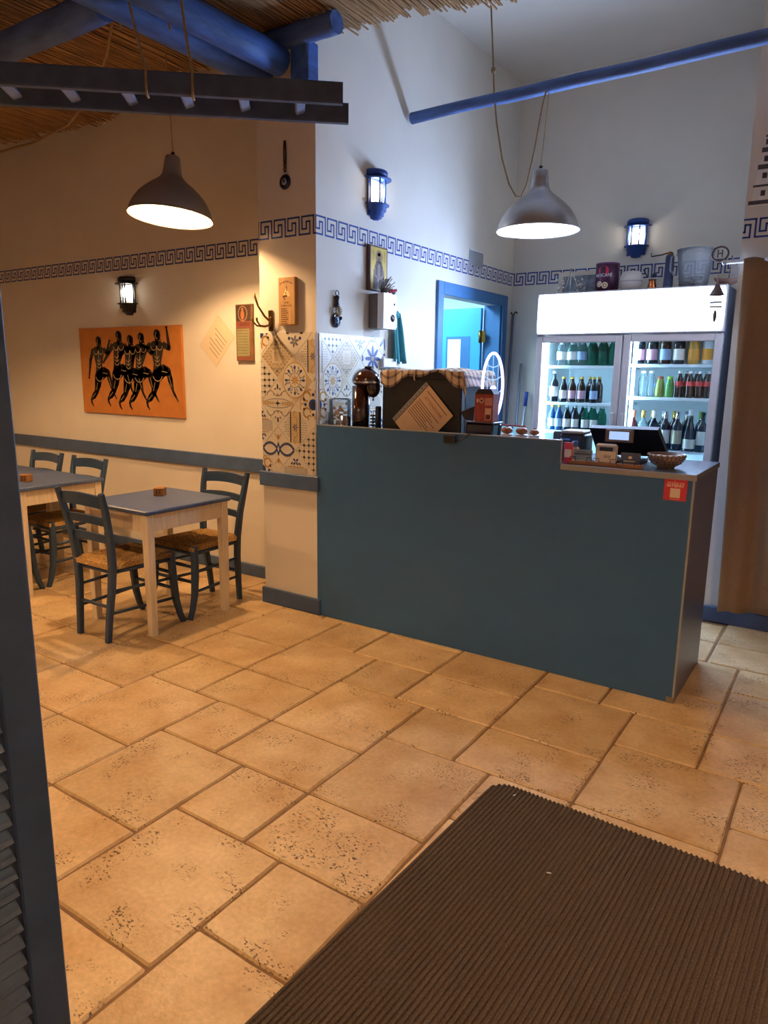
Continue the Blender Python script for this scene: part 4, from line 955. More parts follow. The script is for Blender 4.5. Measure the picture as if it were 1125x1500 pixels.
row([(1.31, 'wine', 'red', None, 'r', 'red wine bottle with red cap ' + S6), (1.385, 'wine', 'clear', None, 'y', 'clear wine bottle with gold cap ' + S6), (1.465, 'wine', 'dark', None, 'w', 'dark wine bottle without label and with white cap ' + S6), (1.55, 'wine', 'dark', 'w', 's', 'dark wine bottle with white label and silver cap ' + S6), (1.635, 'wine', 'dark', 'c', 's', 'dark wine bottle with cream label and silver cap ' + S6), (1.727, 'fizz', 'dark', 'w', 'w', 'dark sparkling wine bottle with white foil ' + S6), (1.812, 'wine', 'dark', 'w', 'k', 'dark wine bottle with white label and black cap ' + S6)], 2.22, 1.012)
row([(1.43, 'wine', 'dark', None, 'y', 'dark wine bottle with gold cap in rear row ' + S6), (1.51, 'wine', 'dark', None, 's', 'dark wine bottle with silver cap in rear row ' + S6), (1.59, 'wine', 'red', None, 'y', 'red wine bottle with gold cap in rear row ' + S6), (1.68, 'wine', 'dark', None, 's', 'dark wine bottle with silver cap in rear row ' + S6), (1.78, 'wine', 'dark', None, 'g', 'dark wine bottle with lime cap in rear row ' + S6)], 2.33, 1.012)

# --- things on top of the fridge (top at z = 2.1905)
TZ = 2.1905
pf = thing('photo_frame', 'pale picture frame leaning on the wall on top of the fridge', 'frame', (.74, 2.42, TZ)); pf.rotation_euler = (math.radians(-8), 0, 0)
FW = mat('frame_pale', '#cfc3b4', .6)
MB().box(-.17, -.135, -.01, .01, .002, .2).box(.135, .17, -.01, .01, .002, .2).box(-.135, .135, -.01, .01, .165, .2).box(-.135, .135, -.01, .01, .002, .035).build('frame', FW, pf)
MB().box(-.1349, .1349, -.002, .006, .0351, .1649).build('print', mat('frame_print', '#8f98a8', .6, var=.5, scale=22), pf)
sv = thing('silver_ornament', 'silver filigree sailboat ornament on top of the fridge', 'ornament', (.73, 2.26, TZ + .0005))
SILV = mat('silver_wire', '#d9d6cf', .25, .9)
m = MB().box(-.12, .12, -.02, .02, 0, .008)
m.tube([(0, 0, .008), (0, 0, .2)], .004, 6).tube([(0, 0, .2), (.075, 0, .02)], .003, 6).tube([(0, 0, .2), (-.045, 0, .02)], .003, 6).tube([(-.045, 0, .02), (.075, 0, .02)], .003, 6).build('mast', SILV, sv)
m = MB()
for k in range(34):
    x = random.choice((-1, 1)) * random.uniform(.04, .12); zz = random.uniform(.012, .11) * (1.25 - abs(x) * 5 * .5); m.ball((x, random.uniform(-.02, .02), zz + .008), random.uniform(.006, .011), n=6)
m.build('bead_cluster', SILV, sv)
tn = thing('coffee_tin', 'purple coffee tin with a red emblem on top of the fridge', 'tin', (1.022, 2.25, TZ + .0005))
TINM = mat('tin_purple', '#4a1f3e', .35, .2)
MB().lathe([(0, 0), (.088, 0), (.088, .2), (.084, .203), (0, .203)], n=36).build('tin_body', TINM, tn)
MB().lathe([(.0892, .2), (.0892, .212), (0, .214)], n=36).build('tin_lid', mat('tin_lid_plum', '#5f3a66', .4), tn)
def bent(o, r):
    for v in o.data.vertices:
        a = v.co.x / r; d_ = v.co.y
        v.co = (r * math.sin(a), -r * math.cos(a), v.co.z)
d = Draw(); d.disk(.005, .15, .04, 0, 1, n=18); d.poly([(-.03, .11), (.03, .11), (.01, .08), (-.02, .085)], 0, 1); d.disk(-.025, .055, .022, 1, 2, n=14); d.disk(.02, .045, .024, 1, 2, n=14); d.arc(-.025, .055, .012, 0, 6.28, .004, 2, 3, 10); d.arc(.02, .045, .012, 0, 6.28, .004, 2, 3, 10); d.line([(-.05, .012), (.05, .012)], .006, 1, 1)
for q in range(-3, 3): pass
o = d.mb(0, .0).build('emblem', [mat('tin_red', '#d3264a', .4), mat('tin_cream', '#e8cfae', .5), mat('tin_brown', '#8a4a2a', .5)], tn)
for k, v in enumerate(o.data.vertices): pass
for pol in o.data.polygons:
    lay = {0: .0886, 1: .0890, 2: .0894}[pol.material_index]
    for vi in pol.vertices:
        v = o.data.vertices[vi]; a = v.co.x / .088 + .25; zz = v.co.z; v.co = (lay * math.sin(a - .35), -lay * math.cos(a - .35), zz)
me = text_mesh('NESCAFÉ', .033, .0004); me.materials.clear(); me.materials.append(WHITEP)
for v in me.vertices:
    a = v.co.x / .088 - .08; zz = v.co.y + .118; rr = .0896 + v.co.z; v.co = (rr * math.sin(a), -rr * math.cos(a), zz)
link('lettering', me, tn)
pt = thing('white_pot', 'round cream ceramic pot on top of the fridge beside the coffee tin', 'pot', (1.205, 2.25, TZ + .0005))
MB().lathe([(0, 0), (.055, 0), (.075, .03), (.086, .07), (.083, .1), (.068, .135), (.06, .14), (.055, .135), (.06, .11)], n=30).build('pot_body', mat('cream_ceramic', '#cfc4bb', .5), pt)
d_ = MB().lathe([(.0868, .066), (.0868, .072)], n=30).build('stripe', mat('pot_stripe', '#9a9296', .6), pt)
bk = thing('copper_coffee_pot', 'small copper coffee pot with a long handle on top of the fridge', 'coffee pot', (1.362, 2.25, TZ + .0005))
COP = mat('copper', '#b4683c', .25, .9)
MB().lathe([(0, 0), (.034, 0), (.036, .01), (.024, .06), (.028, .075), (.026, .075), (.022, .06)], n=22).build('pot_body', COP, bk)
MB().tube([(-.02, 0, .068), (-.065, -.03, .15)], .004, 6).build('handle', BLACKP, bk)
MB().lathe([(0, .076), (.05, .08), (.05, .084), (0, .086)], n=22).build('saucer', mat('saucer_white', '#d5d2d0', .4), bk)
MB().ball((.012, 0, .105), .018, .018, .02, n=10).build('lid_knob', BLACKP, bk)
pm = thing('pepper_mill', 'tall dark wooden pepper mill with a crank on top of the fridge', 'pepper mill', (1.475, 2.25, TZ + .0005))
MB().bar([(0, 0, 0), (0, 0, .05), (0, 0, .225), (0, 0, .24)], [.062, .058, .054, .046], [.062, .058, .054, .046], bev=.3, up=(1, 0, 0)).build('body', mat('mill_wood', '#2f3a5a', .45), pm)
MB().lathe([(.024, .2405), (.018, .26), (0, .268)], n=14).build('cap', BRASS, pm)
MB().tube([(0, 0, .262), (-.06, -.01, .245), (-.13, -.02, .238), (-.132, -.02, .262)], .0045, 6).build('crank', DARKMETAL, pm)
jg = thing('plastic_jug', 'clear plastic jug holding dark corks on top of the fridge', 'jug', (1.65, 2.25, TZ + .0005))
JUG = pane('jug_plastic', (.9, .92, .94), opac=.16, body=(.75, .77, .82), rough=.15)
MB().lathe([(0, .003), (.092, .003), (.098, .02), (.118, .2), (.128, .262), (.131, .264), (.128, .266), (.114, .2), (.094, .02), (0, .006)], n=36).build('jug_body', JUG, jg)
m = MB().tube([(-.11, -.03, .235), (-.155, -.04, .22), (-.16, -.04, .13), (-.105, -.03, .06)], .008, 8); m.build('handle', JUG, jg)
CORK = mat('dark_cork', '#4a3f46', .9, var=.4, scale=60)
for k in range(24):
    a = random.uniform(0, 2 * PI); r = random.uniform(0, .068); zz = .018 + (k // 8) * .026
    o = MB().tube([(-.018, 0, 0), (.018, 0, 0)], .011, 8).build('bottle_cork', CORK, None, (1.65 + r * math.cos(a), 2.25 + r * math.sin(a), TZ + .0005 + zz), a * 3)
    tag(o, 'dark wine cork lying in the clear plastic jug', 'cork', 'corks in the jug')
bt = thing('wooden_boat', 'brown wooden toy boat on top of the fridge by the curtain', 'boat', (1.89, 2.2, TZ + .0005))
WB = mat('boat_wood', '#7c5a4e', .6, var=.25, scale=20)
def hull(u, v):
    w_ = math.sin(PI * min(1, max(0, u))) ** .6; a = PI * v; return (-.1 + .2 * u, -.038 * w_ * math.cos(a), .045 - .045 * w_ * math.sin(a) + .012 * abs(2 * u - 1) ** 2)
MB().grid(hull, 16, 8).build('hull', WB, bt); MB().grid(lambda u, v: (-.098 + .196 * u, (-1 + 2 * v) * .036 * math.sin(PI * u) ** .6, .042 + .012 * abs(2 * u - 1) ** 2), 12, 2).build('deck', WB, bt)
MB().tube([(0, 0, .042), (.01, 0, .2)], .004, 6).build('mast', WB, bt)
MB().add([(.012, .001, .195), (.012, .001, .06), (.085, .001, .065), (.012, -.001, .195), (.012, -.001, .06), (.085, -.001, .065)], [(0, 1, 2), (5, 4, 3)]).build('sail', mat('sail_grey', '#9a8f8c', .8), bt)

# ================================================================== CORNER POLES
for (x, y, top, x2, y2, c, lb) in ((.0, 2.74, 2.09, .01, 2.8, '#6c7488', 'tall grey broom pole leaning in the corner beside the fridge'), (.1, 2.7, 1.66, .115, 2.8, '#8f96a6', 'pale mop pole leaning in the corner, shorter than the broom'), (.15, 2.62, 1.4, .185, 2.8, '#a9b0bd', 'short pole with a blue grip leaning in the corner')):
    t = thing('cleaning_pole', lb, 'pole', (x, y, 0))
    MB().tube([(0, 0, .05), ((x2 - x), (y2 - y), top)], .0125, 10).build('shaft', mat('pole_' + c, c, .4, .4), t)
    MB().box(-.02, .06 if x < .1 else .02, -.05, .05, .0005, .05, bev=.006).build('head', mat('pole_head', '#31415c', .7), t)
    if top < 1.5: MB().tube([((x2 - x) * .9, (y2 - y) * .9, top * .91), ((x2 - x) * 1.0, (y2 - y) * 1.0, top + .004)], .0165, 10).build('grip', mat('blue_grip', '#2a50a8', .5), t)
    elif top > 2: MB().tube([(x2 - x - .02, y2 - y, top + .03), (x2 - x, y2 - y, top), (x2 - x + .025, y2 - y, top + .035), (x2 - x + .045, y2 - y - .01, top + .02)], .007, 6).build('hook', DARKMETAL, t)

# ================================================================== CURTAIN, ROD, CHIME
BUR = mat('burlap', '#a2825e', .95, var=.22, scale=160, bump=.5, bscale=420, stretch=(1, 1, 1))
rd = thing('curtain_rod', 'white curtain rod fixed in front of the right wall', 'curtain rod', (2.0, 1.335, 2.225))
MB().tube([(0, 0, 0), (1.9, 0, 0)], .011, 10).build('rod', WHITEP, rd); MB().ball((-.006, 0, 0), .015, n=10).build('end_cap', WHITEP, rd)
MB().tube([(.35, .005, .012), (.35, .0645, .012)], .006, 6).build('bracket', WHITEP, rd)
cu = thing('burlap_curtain', 'brown burlap curtain hanging in folds from the white rod', 'curtain', (2.1, 1.335, 0))
def cf(u, v):
    f = .045 * (.4 + .6 * v); x = 1.25 * u - .012 + .02 * v * math.sin(v * 2) + (.06 - .06 * v) * 0
    ph = u * 19 + 1.2 + .5 * math.sin(v * 3)
    return (x + .012 * math.sin(ph * 1.1) + .045 * v, -.005 - f * math.sin(ph) - .012 * math.sin(u * 61 + v * 2) * v - .05 * v * math.exp(-((u - .06) / .1) ** 2) * 0, 2.235 - (2.235 - .105) * v + .006 * math.sin(u * 40))
o = MB().grid(cf, 140, 30).build('cloth', BUR, cu); o.modifiers.new('thick', 'SOLIDIFY').thickness = .003
wc = thing('wind_chime', 'small wooden wind chime hanging from the curtain rod end', 'wind chime', (1.968, 1.335, 1.9))
DW = mat('driftwood', '#6e5c58', .8, var=.2)
MB().tube([(.04, 0, .338), (.02, -.004, .342), (.0, -.002, .33), (-.0, 0, .30)], .002, 5).tube([(0, 0, .3), (0, 0, .05)], .0015, 5).build('string', ROPE, wc)
MB().lathe([(.004, .215), (.012, .2), (.042, .142), (.046, .138), (.04, .142), (.01, .195)], n=20).build('bell_cone', DW, wc)
for z in (.098, .072): MB().tube([(-.035, 0, z), (.035, 0, z)], .006, 6).build('stick', DW, wc)
MB().ball((0, 0, .018), .012, .006, .038, n=10).build('fish_charm', DW, wc)
lb = thing('letter_charm', 'round wooden charm ring with letter hanging at the curtain rod end', 'charm', (1.965, 1.335, 2.245))
m = MB()
m.tube([(.045 * math.cos(k / 16 * 2 * PI), 0, .03 + .04 * math.sin(k / 16 * 2 * PI)) for k in range(17)], .006, 6).build('ring', DW, lb)
MB().tube([(-.012, 0, .01), (-.012, 0, .055)], .004, 5).tube([(.012, 0, .01), (.012, 0, .055)], .004, 5).tube([(-.012, 0, .03), (.012, 0, .035)], .004, 5).build('letter', DW, lb)

# ================================================================== THINGS ON THE COUNTER (worktop at z = 1.1165)
WZ = 1.1167
gj = thing('glass_jar', 'clear glass jar of pale dried snacks beside the tiled wall', 'jar', (.052, .13, WZ))
MB().lathe([(0, .002), (.062, .002), (.068, .01), (.068, .27), (.064, .28), (.062, .27), (.063, .012), (0, .006)], n=28).build('jar_body', pane('jar_glass', (.95, .95, .95), opac=.05), gj)
SN = mat('dried_snack', '#ecc08a', .7, var=.3, scale=40)
m = MB()
for k in range(46):
    a = random.uniform(0, 2 * PI); r = random.uniform(.01, .046); m.ball((r * math.cos(a), r * math.sin(a), .02 + k * .0046), random.uniform(.012, .019), random.uniform(.01, .017), random.uniform(.007, .014), n=7)
o = m.build('snack_pieces', SN, gj); o['kind'] = 'stuff'
db = thing('oil_bottle', 'small dark bottle standing between the snack jar and coffee machine', 'bottle', (.128, .2, WZ))
MB().lathe([(0, 0), (.021, 0), (.022, .005), (.022, .16), (.011, .19), (.011, .225), (0, .227)], n=16).build('bottle_body', mat('ink_glass', '#1b2235', .15, spec=.7), db)
gl = thing('metal_tumbler', 'small shiny metal tumbler beside the coffee machine', 'tumbler', (.142, .062, WZ))
MB().lathe([(0, 0), (.028, 0), (.034, .178), (.032, .178), (.027, .004)], n=22).build('cup', CHROME, gl)
# coffee machine
cm = thing('coffee_machine', 'glossy brown capsule coffee machine with a chrome band', 'coffee machine', (.24, .14, WZ))
BRN = mat('gloss_brown', '#3b1f16', .12, spec=.7, coat=.5)
MB().lathe([(0, 0), (.056, 0), (.056, .36), (.0, .36)], (-.034, 0, 0), 28).build('column', BRN, cm)
MB().grid(lambda u, v: (.003 + .0955 * math.cos(2 * PI * u) * (1.02 if math.cos(2 * PI * u) > 0 else 1), .067 * math.sin(2 * PI * u), .378 + .01 * v), 32, 1).build('chrome_band', CHROME, cm)
def head(u, v):
    th = 2 * PI * u; ph = PI * v - PI / 2; c = math.cos(ph)
    x = .095 * c * math.cos(th); z = .085 * math.sin(ph)
    return (.003 + x, .066 * c * math.sin(th), .383 + z * (1.0 if z > 0 else .35))
MB().grid(head, 28, 14).build('head', BRN, cm)
MB().ball((.056, 0, .352), .044, .046, .062).build('brew_head', BRN, cm)
MB().tube([(.056, 0, .3), (.056, 0, .272)], .007, 8).build('spout', CHROME, cm)
MB().box(.03, .105, -.04, .05, 0, .045, bev=.006).build('drip_tray', BLACKP, cm)
MB().box(.068, .09, .0, .045, .0455, .24, bev=.006).build('water_tank', mat('smoky_tank', '#1f252e', .1, spec=.7), cm)
MB().box(.0, .05, -.02, .02, .46, .478, bev=.006).build('lever', BLACKP, cm)
sr = thing('capsule_rack', 'small black wire rack of capsules beside the dark oven', 'rack', (.352, .058, WZ))
m = MB()
for k in range(8): m.lathe([(.012, 0), (.019, .003), (.019, .008), (.012, .011)], (0, 0, .05 + k * .019), 14)
m.build('capsules', BLACKP, sr); MB().tube([(0, 0, .0), (0, 0, .21)], .005, 6).build('rack_post', CHROME, sr); MB().lathe([(0, 0), (.026, 0), (.026, .006), (0, .007)], n=16).build('rack_base', CHROME, sr)
# oven
ov = thing('counter_oven', 'black counter top oven standing with its back to the room', 'oven', (.641, .12, WZ))
OVM = mat('oven_black', '#17181d', .4, var=.1, scale=8)
MB().box(-.267, .267, 0, .4, .012, .44, bev=.008).build('case', OVM, ov)
MB().box(-.28, .27, -.008, .02, .405, .447, bev=.005).build('top_lip', OVM, ov)
for x in (-.24, .24):
    for y in (.03, .37): MB().lathe([(0, 0), (.018, 0), (.018, .0118), (0, .0119)], (x, y, 0), 12).build('foot', BLACKP, ov)
MB().box(.2672, .269, .05, .36, .06, .4).build('side_vent_panel', mat('oven_side', '#2a2d38', .3, .5), ov)
# cloth on the oven
def plaid():
    m = bpy.data.materials.new('plaid_cotton'); m.use_nodes = True; N = m.node_tree.nodes; L = m.node_tree.links; b_ = N['Principled BSDF']; b_.inputs['Roughness'].default_value = .9
    uv = N.new('ShaderNodeUVMap'); sp = N.new('ShaderNodeSeparateXYZ'); L.new(uv.outputs[0], sp.inputs[0])
    def stripes(o, per, duty):
        a = N.new('ShaderNodeMath'); a.operation = 'MULTIPLY'; a.inputs[1].default_value = per; L.new(o, a.inputs[0])
        f = N.new('ShaderNodeMath'); f.operation = 'FRACT'; L.new(a.outputs[0], f.inputs[0])
        l = N.new('ShaderNodeMath'); l.operation = 'LESS_THAN'; l.inputs[1].default_value = duty; L.new(f.outputs[0], l.inputs[0]); return l.outputs[0]
    s1, s2 = stripes(sp.outputs[0], 13, .3), stripes(sp.outputs[1], 11, .3)
    ad = N.new('ShaderNodeMath'); ad.operation = 'ADD'; L.new(s1, ad.inputs[0]); L.new(s2, ad.inputs[1])
    dv = N.new('ShaderNodeMath'); dv.operation = 'MULTIPLY'; dv.inputs[1].default_value = .5; L.new(ad.outputs[0], dv.inputs[0])
    rp = N.new('ShaderNodeValToRGB'); e = rp.color_ramp.elements; e[0].color = lin('#d2bea2'); e[1].color = lin('#4c4650'); e[1].position = 1.0
    k = rp.color_ramp.elements.new(.5); k.color = lin('#94847a'); L.new(dv.outputs[0], rp.inputs[0]); L.new(rp.outputs[0], b_.inputs['Base Color']); return m
tc_ = thing('checked_cloth', 'beige and grey checked tea towel draped over the dark oven', 'cloth', (.641, .12, WZ + .449))
nu, nv = 56, 40
def tf(u, v):
    x = -.268 + .613 * u; s = v * .56                            # s: arc length from the front hem to the back
    hang = .05 + .035 * math.sin(u * 7.5 + .8) + .018 * math.sin(u * 17)
    over = .0
    if s < hang: y = -.014 - .006 * math.sin(u * 25); z = -(hang - s) + .004
    else:
        y = -.012 + (s - hang); z = .004 + .016 * (.5 + .5 * math.sin(u * 9 + s * 9)) * math.sin(PI * min(1, (s - hang) / .4)) + .005 * math.sin(u * 23 - s * 15)
        y = min(y, .395)
    if x > .275: z -= (x - .275) * 1.3; x = .275 + (x - .275) * .35
    return (x, y, z + .003)
m = MB().grid(tf, nu, nv); me = m.mesh('cloth', plaid())
uvl = me.uv_layers.new(name='UVMap')
for p in me.polygons:
    for li in p.loop_indices:
        vi = me.loops[li].vertex_index; uvl.data[li].uv = ((vi % (nu + 1)) / nu, (vi // (nu + 1)) / nv)
o = link('cloth', me, tc_); o.modifiers.new('thick', 'SOLIDIFY').thickness = .002
MB().tube([(-.03, -.018, -.015), (-.032, -.022, -.035), (-.028, -.02, -.052)], .004, 6).build('hanging_loop', mat('loop_tape', '#cbb59a', .8), tc_)
# notice on the oven
nt_ = thing('paper_notice', 'printed paper notice turned on its corner, stuck on the dark oven', 'notice', (.6605, .1115, 1.307)); turned(nt_, math.radians(-46))
MB().box(-.105, .13, -.0012, 0, -.158, .158).build('sheet', mat('notice_paper', '#d9b896', .7, var=.05), nt_)
MB().box(-.13, -.1055, -.0014, -.0002, -.158, .158).build('binder_strip', mat('grey_strip', '#8d8a8c', .6), nt_)
d = Draw()
for k in range(11): d.disk(-.118, -.14 + k * .028, .0035, 0, 1, n=8)
d.rect(-.107, -.158, -.103, .158, 0, 1)
d.line([(-.085, .128), (.1, .128)], .005, 1, 1)
for k in range(8): d.line([(-.09, .058 - k * .0145), (.1 - .03 * ((k * 5) % 3), .058 - k * .0145)], .0045, 1, 1)
d.mb(-.0013, .0003).build('print_lines', [BLACKP, PRINT], nt_)
text('ATTENZIONE', .026, mat('notice_red', '#9a5a4a', .7), nt_, .01, -.0017, .094)
# dark tray, display box and glowing bat
ty = thing('dark_tray', 'low smoky dark tray holding the red display box', 'tray', (1.03, .16, WZ))
MB().box(-.085, .085, -.06, .06, 0, .174, bev=.01).build('tray_body', mat('smoky_plastic', '#2c2a33', .15, spec=.6), ty)
MB().box(-.09, .09, -.065, .065, .1745, .181, bev=.002).build('tray_lid', mat('tray_rim', '#5c5862', .3), ty)
rb = thing('red_display_box', 'red printed cardboard display box on the dark tray', 'display box', (1.05, .15, WZ + .1815))
RBM = mat('red_card', '#a8443c', .6, var=.35, scale=45); KRAFT = mat('kraft_card', '#b98a66', .8)
MB().box(-.055, .055, -.035, .035, 0, .15).build('carton', RBM, rb)
MB().prism([(-.058, .1505), (.058, .1505), (.04, .178), (-.035, .178)], -.036, .036).build('folded_top', mat('dark_card', '#2c2430', .6), rb)
MB().add([(-.055, -.036, .085), (-.055, .034, .085), (-.135, .0, .055), (-.135, -.05, .05)], [(0, 1, 2, 3)]).build('open_flap', KRAFT, rb)
MB().add([(-.055, -.0362, .083), (-.135, -.0502, .048), (-.11, -.045, .01), (-.06, -.0365, 0)], [(0, 1, 2, 3)]).build('side_flap', mat('dark_card', '#2c2430'), rb)
d = Draw(); d.rect(.008, .01, .045, .075, 0); d.rect(.012, .014, .041, .04, 1, 2); d.rect(.005, .09, .05, .13, 2); d.disk(-.015, .115, .014, 0, 1, n=14); d.disk(-.015, .115, .008, 1, 2, n=12); d.rect(-.045, .105, -.033, .125, 0, 1)
d.mb(-.0352, .0002).build('print', [mat('card_cream', '#d9b49a', .6), mat('card_brown', '#5a2a2c', .6), mat('card_pink', '#c98a7a', .6)], rb)
zp = thing('fly_swatter', 'oval electric fly swatter standing upright with a glowing violet rim', 'fly swatter', (1.035, .245, WZ))
RIM = emis('violet_rim', (.55, .5, 1.0), 2.6); WIRE = emis('lit_wire', (.35, .55, 1.0), 1.1)
cx, cz, ax, az = 0, .37, .062, .185
MB().tube([(ax * math.cos(k / 40 * 2 * PI), 0, cz + az * math.sin(k / 40 * 2 * PI)) for k in range(41)], .008, 8, caps=False).build('rim', RIM, zp)
m = MB()
for zz in (.25, .33, .41, .48):
    w_ = ax * math.sqrt(max(0, 1 - ((zz - cz) / az) ** 2)); m.tube([(-w_, 0, zz + .025), (-w_ * .5, 0, zz + .004), (0, 0, zz - .004), (w_ * .5, 0, zz + .004), (w_, 0, zz + .025)], .0028, 6)
for x in (-.032, 0, .032):
    h = az * math.sqrt(1 - (x / ax) ** 2); m.tube([(x, 0, cz - h), (x, 0, cz + h)], .002, 5)
m.build('wire_grid', WIRE, zp)
MB().tube([(0, 0, 0), (0, 0, .19)], .016, 10).build('handle', WHITEP, zp)
MB().ball((0, .012, .36), .018, n=10).build('blue_lamp', emis('uv_lamp', (.08, .12, 1.0), 14), zp)
tbv = thing('tablet', 'small tablet in a red case leaning behind the counter edge', 'tablet', (1.19, .16, WZ)); tbv.rotation_euler = (math.radians(-12), 0, math.radians(-6))
MB().box(-.075, .075, -.005, .007, .002, .172, bev=.004).build('case', mat('case_red', '#b8323e', .5), tbv)
MB().box(-.067, .067, -.0062, -.0052, .012, .162).build('screen', emis('tablet_screen', (.2, .5, .72), .7), tbv)
MB().lathe([(0, 0), (.006, .0006), (0, .001)], (0, -.0062, .155), 10, axis='y').build('lens', BLACKP, tbv)
LIDW = mat('turned_wood', '#b0714e', .45, var=.3, scale=40)
for (x, y, r, lab) in ((1.214, .07, .031, 'spice jar with round wooden lid standing before the tablet'), (1.297, .07, .032, 'spice jar with round wooden lid, the middle one of three'), (1.366, .075, .026, 'spice jar with the smallest round wooden lid, by the counter step')):
    j = thing('spice_jar', lab, 'jar', (x, y, WZ), 0, 'spice jars behind the counter edge')
    MB().lathe([(0, 0), (r, 0), (r, .12), (0, .12)], n=20).build('jar_body', WHITEP, j)
    MB().lathe([(r * 1.02, .1205), (r * 1.08, .124), (r * 1.02, .128), (0, .128)], n=20).build('collar', WHITEP, j)
    MB().ball((0, 0, .128 + r * .62), r, r, r * .62).build('lid', LIDW, j)
    MB().ball((0, 0, .128 + r * 1.28), .006, n=8).build('knob', BRASS, j)
# power plug on the counter front
ad_ = thing('power_adapter', 'small black power adapter hanging over the counter front', 'adapter', (.918, -.0045, 1.182))
MB().box(-.034, .034, -.03, -.0005, 0, .046, bev=.005).build('block', BLACKP, ad_)
MB().tube([(.03, -.018, .018), (.06, -.018, .016), (.1, -.012, .04), (.115, .0, .0605), (.125, .03, .06), (.13, .06, .02)], .0028, 6).build('cable', BLACKP, ad_)
# sticker
RED = mat('sticker_red', '#d43a46', .45); PALE = mat('sticker_pale', '#f0dcc0', .6)
st = thing('payment_sticker', 'red square payment sticker on the counter front by the corner', 'sticker', (2.098, -.0042, 1.04)); turned(st, math.radians(.0))
MB().box(-.0505, .0505, -.0008, -.0001, -.0495, .0485).build('sheet', RED, st)
text('SATISPAY', .0182, PALE, st, -.001, -.001, .0195, bold=.0006)
text('QUI SI PAGA CON', .009, PALE, st, .0, -.001, .0325, bold=.0002)
MB().box(-.022, .022, -.0012, -.00095, -.036, .008).build('blank_square', PALE, st)
d = Draw(); d.disk(-.004, .042, .0022, 0, 1, n=8); d.line([(-.02, -.043), (.02, -.043)], .0018, 0, 1); d.mb(-.0009, .0002).build('print_marks', PALE, st)
# till
tl = thing('till_screen', 'black till screen seen from behind with a lit customer display', 'till', (1.755, .34, WZ))
TLM = mat('till_black', '#1a1e2a', .3, spec=.6)
MB().box(-.11, .11, -.09, .11, 0, .016, bev=.006).build('base', TLM, tl)
MB().add([(-.18, -.02, .165), (.17, -.02, .172), (.215, .06, .03), (-.15, .06, .02), (-.18, .02, .178), (.17, .02, .185), (.215, .1, .03), (-.15, .1, .02)], [(0, 3, 2, 1), (4, 5, 6, 7), (0, 1, 5, 4), (2, 3, 7, 6), (1, 2, 6, 5), (3, 0, 4, 7)]).build('screen_back', TLM, tl)
cd = MB().box(-.09, .055, -.032, -.0165, .098, .165, bev=.004).build('customer_display', mat('display_bezel', '#8a7468', .4), tl)
MB().box(-.068, .033, -.0335, -.0325, .112, .154).build('display_glass', emis('lcd', (.42, .6, 1.0), .8), cd)
pn_ = thing('receipt_printer', 'dark receipt printer with a pale lid beside the till screen', 'printer', (1.50, .3, WZ))
MB().box(-.06, .075, -.06, .1, 0, .135, bev=.012).build('case', TLM, pn_); MB().box(-.055, .07, -.055, .09, .1355, .15, bev=.006).build('lid', mat('printer_lid', '#b9b2ae', .5), pn_)
MB().box(-.05, -.0, -.0612, -.0603, .1, .108).build('badge', CHROME, pn_)
ph = thing('small_speaker', 'flat dark box on the worktop behind the counter step', 'box', (1.405, .38, WZ))
MB().box(-.04, .04, -.03, .03, 0, .135, bev=.006).build('case', TLM, ph); MB().box(-.044, .044, -.034, .034, .055, .06).build('edge_strip', mat('copper', '#b4683c'), ph)
rc = thing('card_stand', 'narrow red payment card stand by the counter step', 'card stand', (1.558, .06, WZ))
MB().box(-.0225, .0225, -.004, .004, 0, .105, bev=.002).build('card', RED, rc); MB().box(-.018, .018, -.0048, -.0042, .03, .07).build('blank_square', PALE, rc)
sa = thing('sanitiser_bottle', 'small sanitiser bottle with a blue cap behind the card holders', 'bottle', (1.56, .15, WZ))
MB().box(-.022, .022, -.014, .014, 0, .078, bev=.008).build('bottle_body', mat('cream_liquid', '#d9c09a', .3), sa); MB().lathe([(.014, .0785), (.014, .105), (0, .106)], n=16).build('cap', mat('sanitiser_blue', '#2f6ea8', .4), sa)
tr = thing('card_reader', 'pale card reader with a dark screen behind the white cards', 'card reader', (1.71, .2, WZ))
MB().box(-.056, .056, -.008, .012, .003, .098, bev=.012).build('case', mat('reader_pale', '#cbbba8', .45), tr); MB().box(-.034, .034, -.0092, -.0084, .03, .08).build('screen', BLACKP, tr)
HW = mat('holder_wood', '#a9744c', .55, var=.2, scale=20)
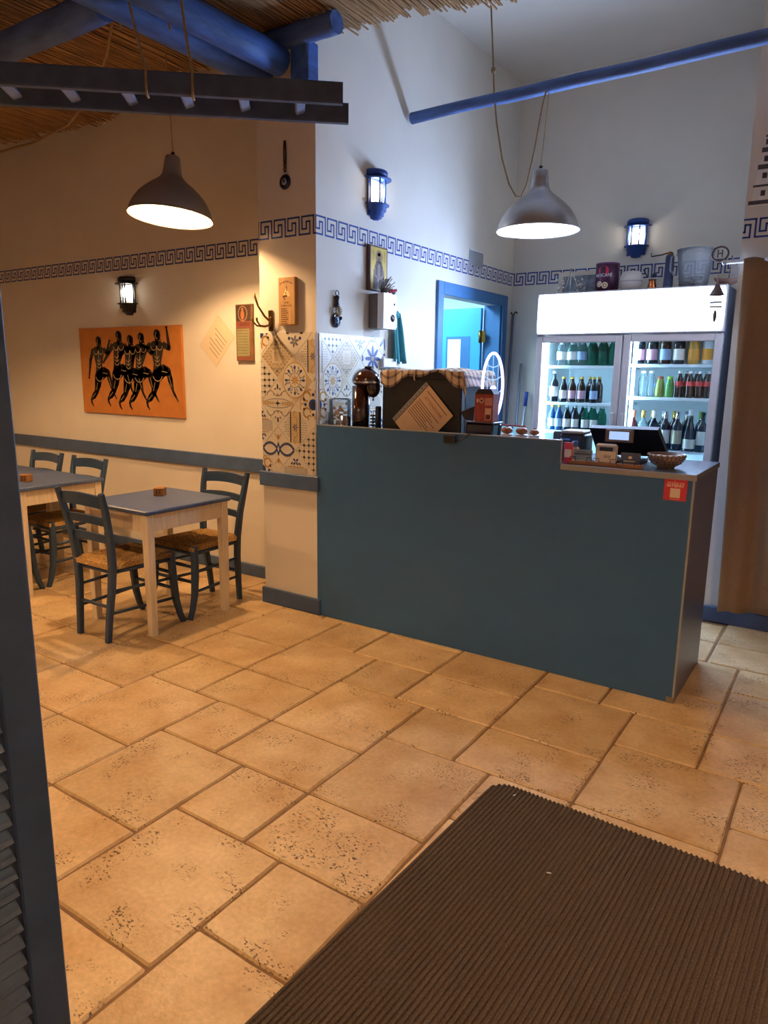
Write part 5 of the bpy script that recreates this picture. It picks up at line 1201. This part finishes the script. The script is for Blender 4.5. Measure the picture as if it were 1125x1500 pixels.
def cards(x, lab, clab, m_, extra):
    h = thing('card_holder', lab, 'card holder', (x, .07, WZ), 0, 'wooden card holders')
    MB().box(-.058, .058, -.022, .03, 0, .016, bev=.002).build('base', HW, h)
    for sx in (-1, 1): MB().tube([(sx * .042 - .014, -.018, .016), (sx * .042 - .014, -.018, .036), (sx * .042 + .014, -.018, .036), (sx * .042 + .014, -.018, .016)], .002, 6).build('wire_clip', DARKMETAL, h)
    c = thing('business_cards', clab, 'cards', (x, .07, WZ + .0165)); c.rotation_euler = (math.radians(-14), 0, 0)
    MB().box(-.046, .046, -.009, .005, .002, .055, bev=.0005).build('card_stack', m_, c)
    extra(c)
def ex1(c): d = Draw(); d.rect(-.04, .028, .04, .038, 0); d.rect(-.03, .042, .02, .046, 0); d.mb(-.0092, .0002).build('print', mat('card_grey_ink', '#4a5666', .6), c)
def ex2(c): text('sky', .028, mat('sky_ink', '#5a3a5c', .6), c, .006, -.0095, .03)
def ex3(c): d = Draw(); d.disk(0, .032, .01, 0, 1, ry=.007, n=14); d.line([(-.03, .014), (.03, .014)], .003, 0, 1); d.mb(-.0092, .0002).build('print', PALE, c)
cards(1.628, 'wooden card holder next to the red card stand', 'grey blue business cards in the holder next to the red stand', mat('card_blue', '#8296ac', .6, var=.2, scale=30), ex1)
cards(1.746, 'wooden card holder in the middle of the three', 'white business cards in the middle wooden holder', mat('card_white', '#e6d8c4', .6), ex2)
cards(1.864, 'wooden card holder next to the patterned bowl', 'dark blue business cards in the holder next to the bowl', mat('card_navy', '#4c5474', .6), ex3)
bw = thing('patterned_bowl', 'patterned brown and white ceramic bowl on the counter corner', 'bowl', (2.008, .18, WZ))
BWM = mat('bowl_outside', '#8a7468', .4)
MB().lathe([(0, .001), (.04, .001), (.042, .008), (.066, .022), (.082, .045), (.088, .07), (.085, .071), (.078, .047), (.06, .024), (0, .012)], n=36).build('bowl_body', BWM, bw)
m = MB()
for r_, z_, n_ in ((.0695, .0265, 22), (.0765, .037, 24), (.0838, .049, 26), (.0872, .0595, 26)):
    for k in range(n_):
        a = 2 * PI * (k + (.5 if int(z_ * 1000) % 2 else 0)) / n_; m.ball((r_ * math.cos(a), r_ * math.sin(a), z_), .0042, .0042, .0035, n=6)
m.build('dot_pattern', mat('bowl_dots', '#3a2c30', .5), bw)
m = MB()
for k in range(20):
    a0 = 2 * PI * k / 20; m.lathe([(.0882, .064), (.0885, .0705)], n=2, a0=a0, a1=a0 + .18)
m.build('rim_pattern', WHITEP, bw)
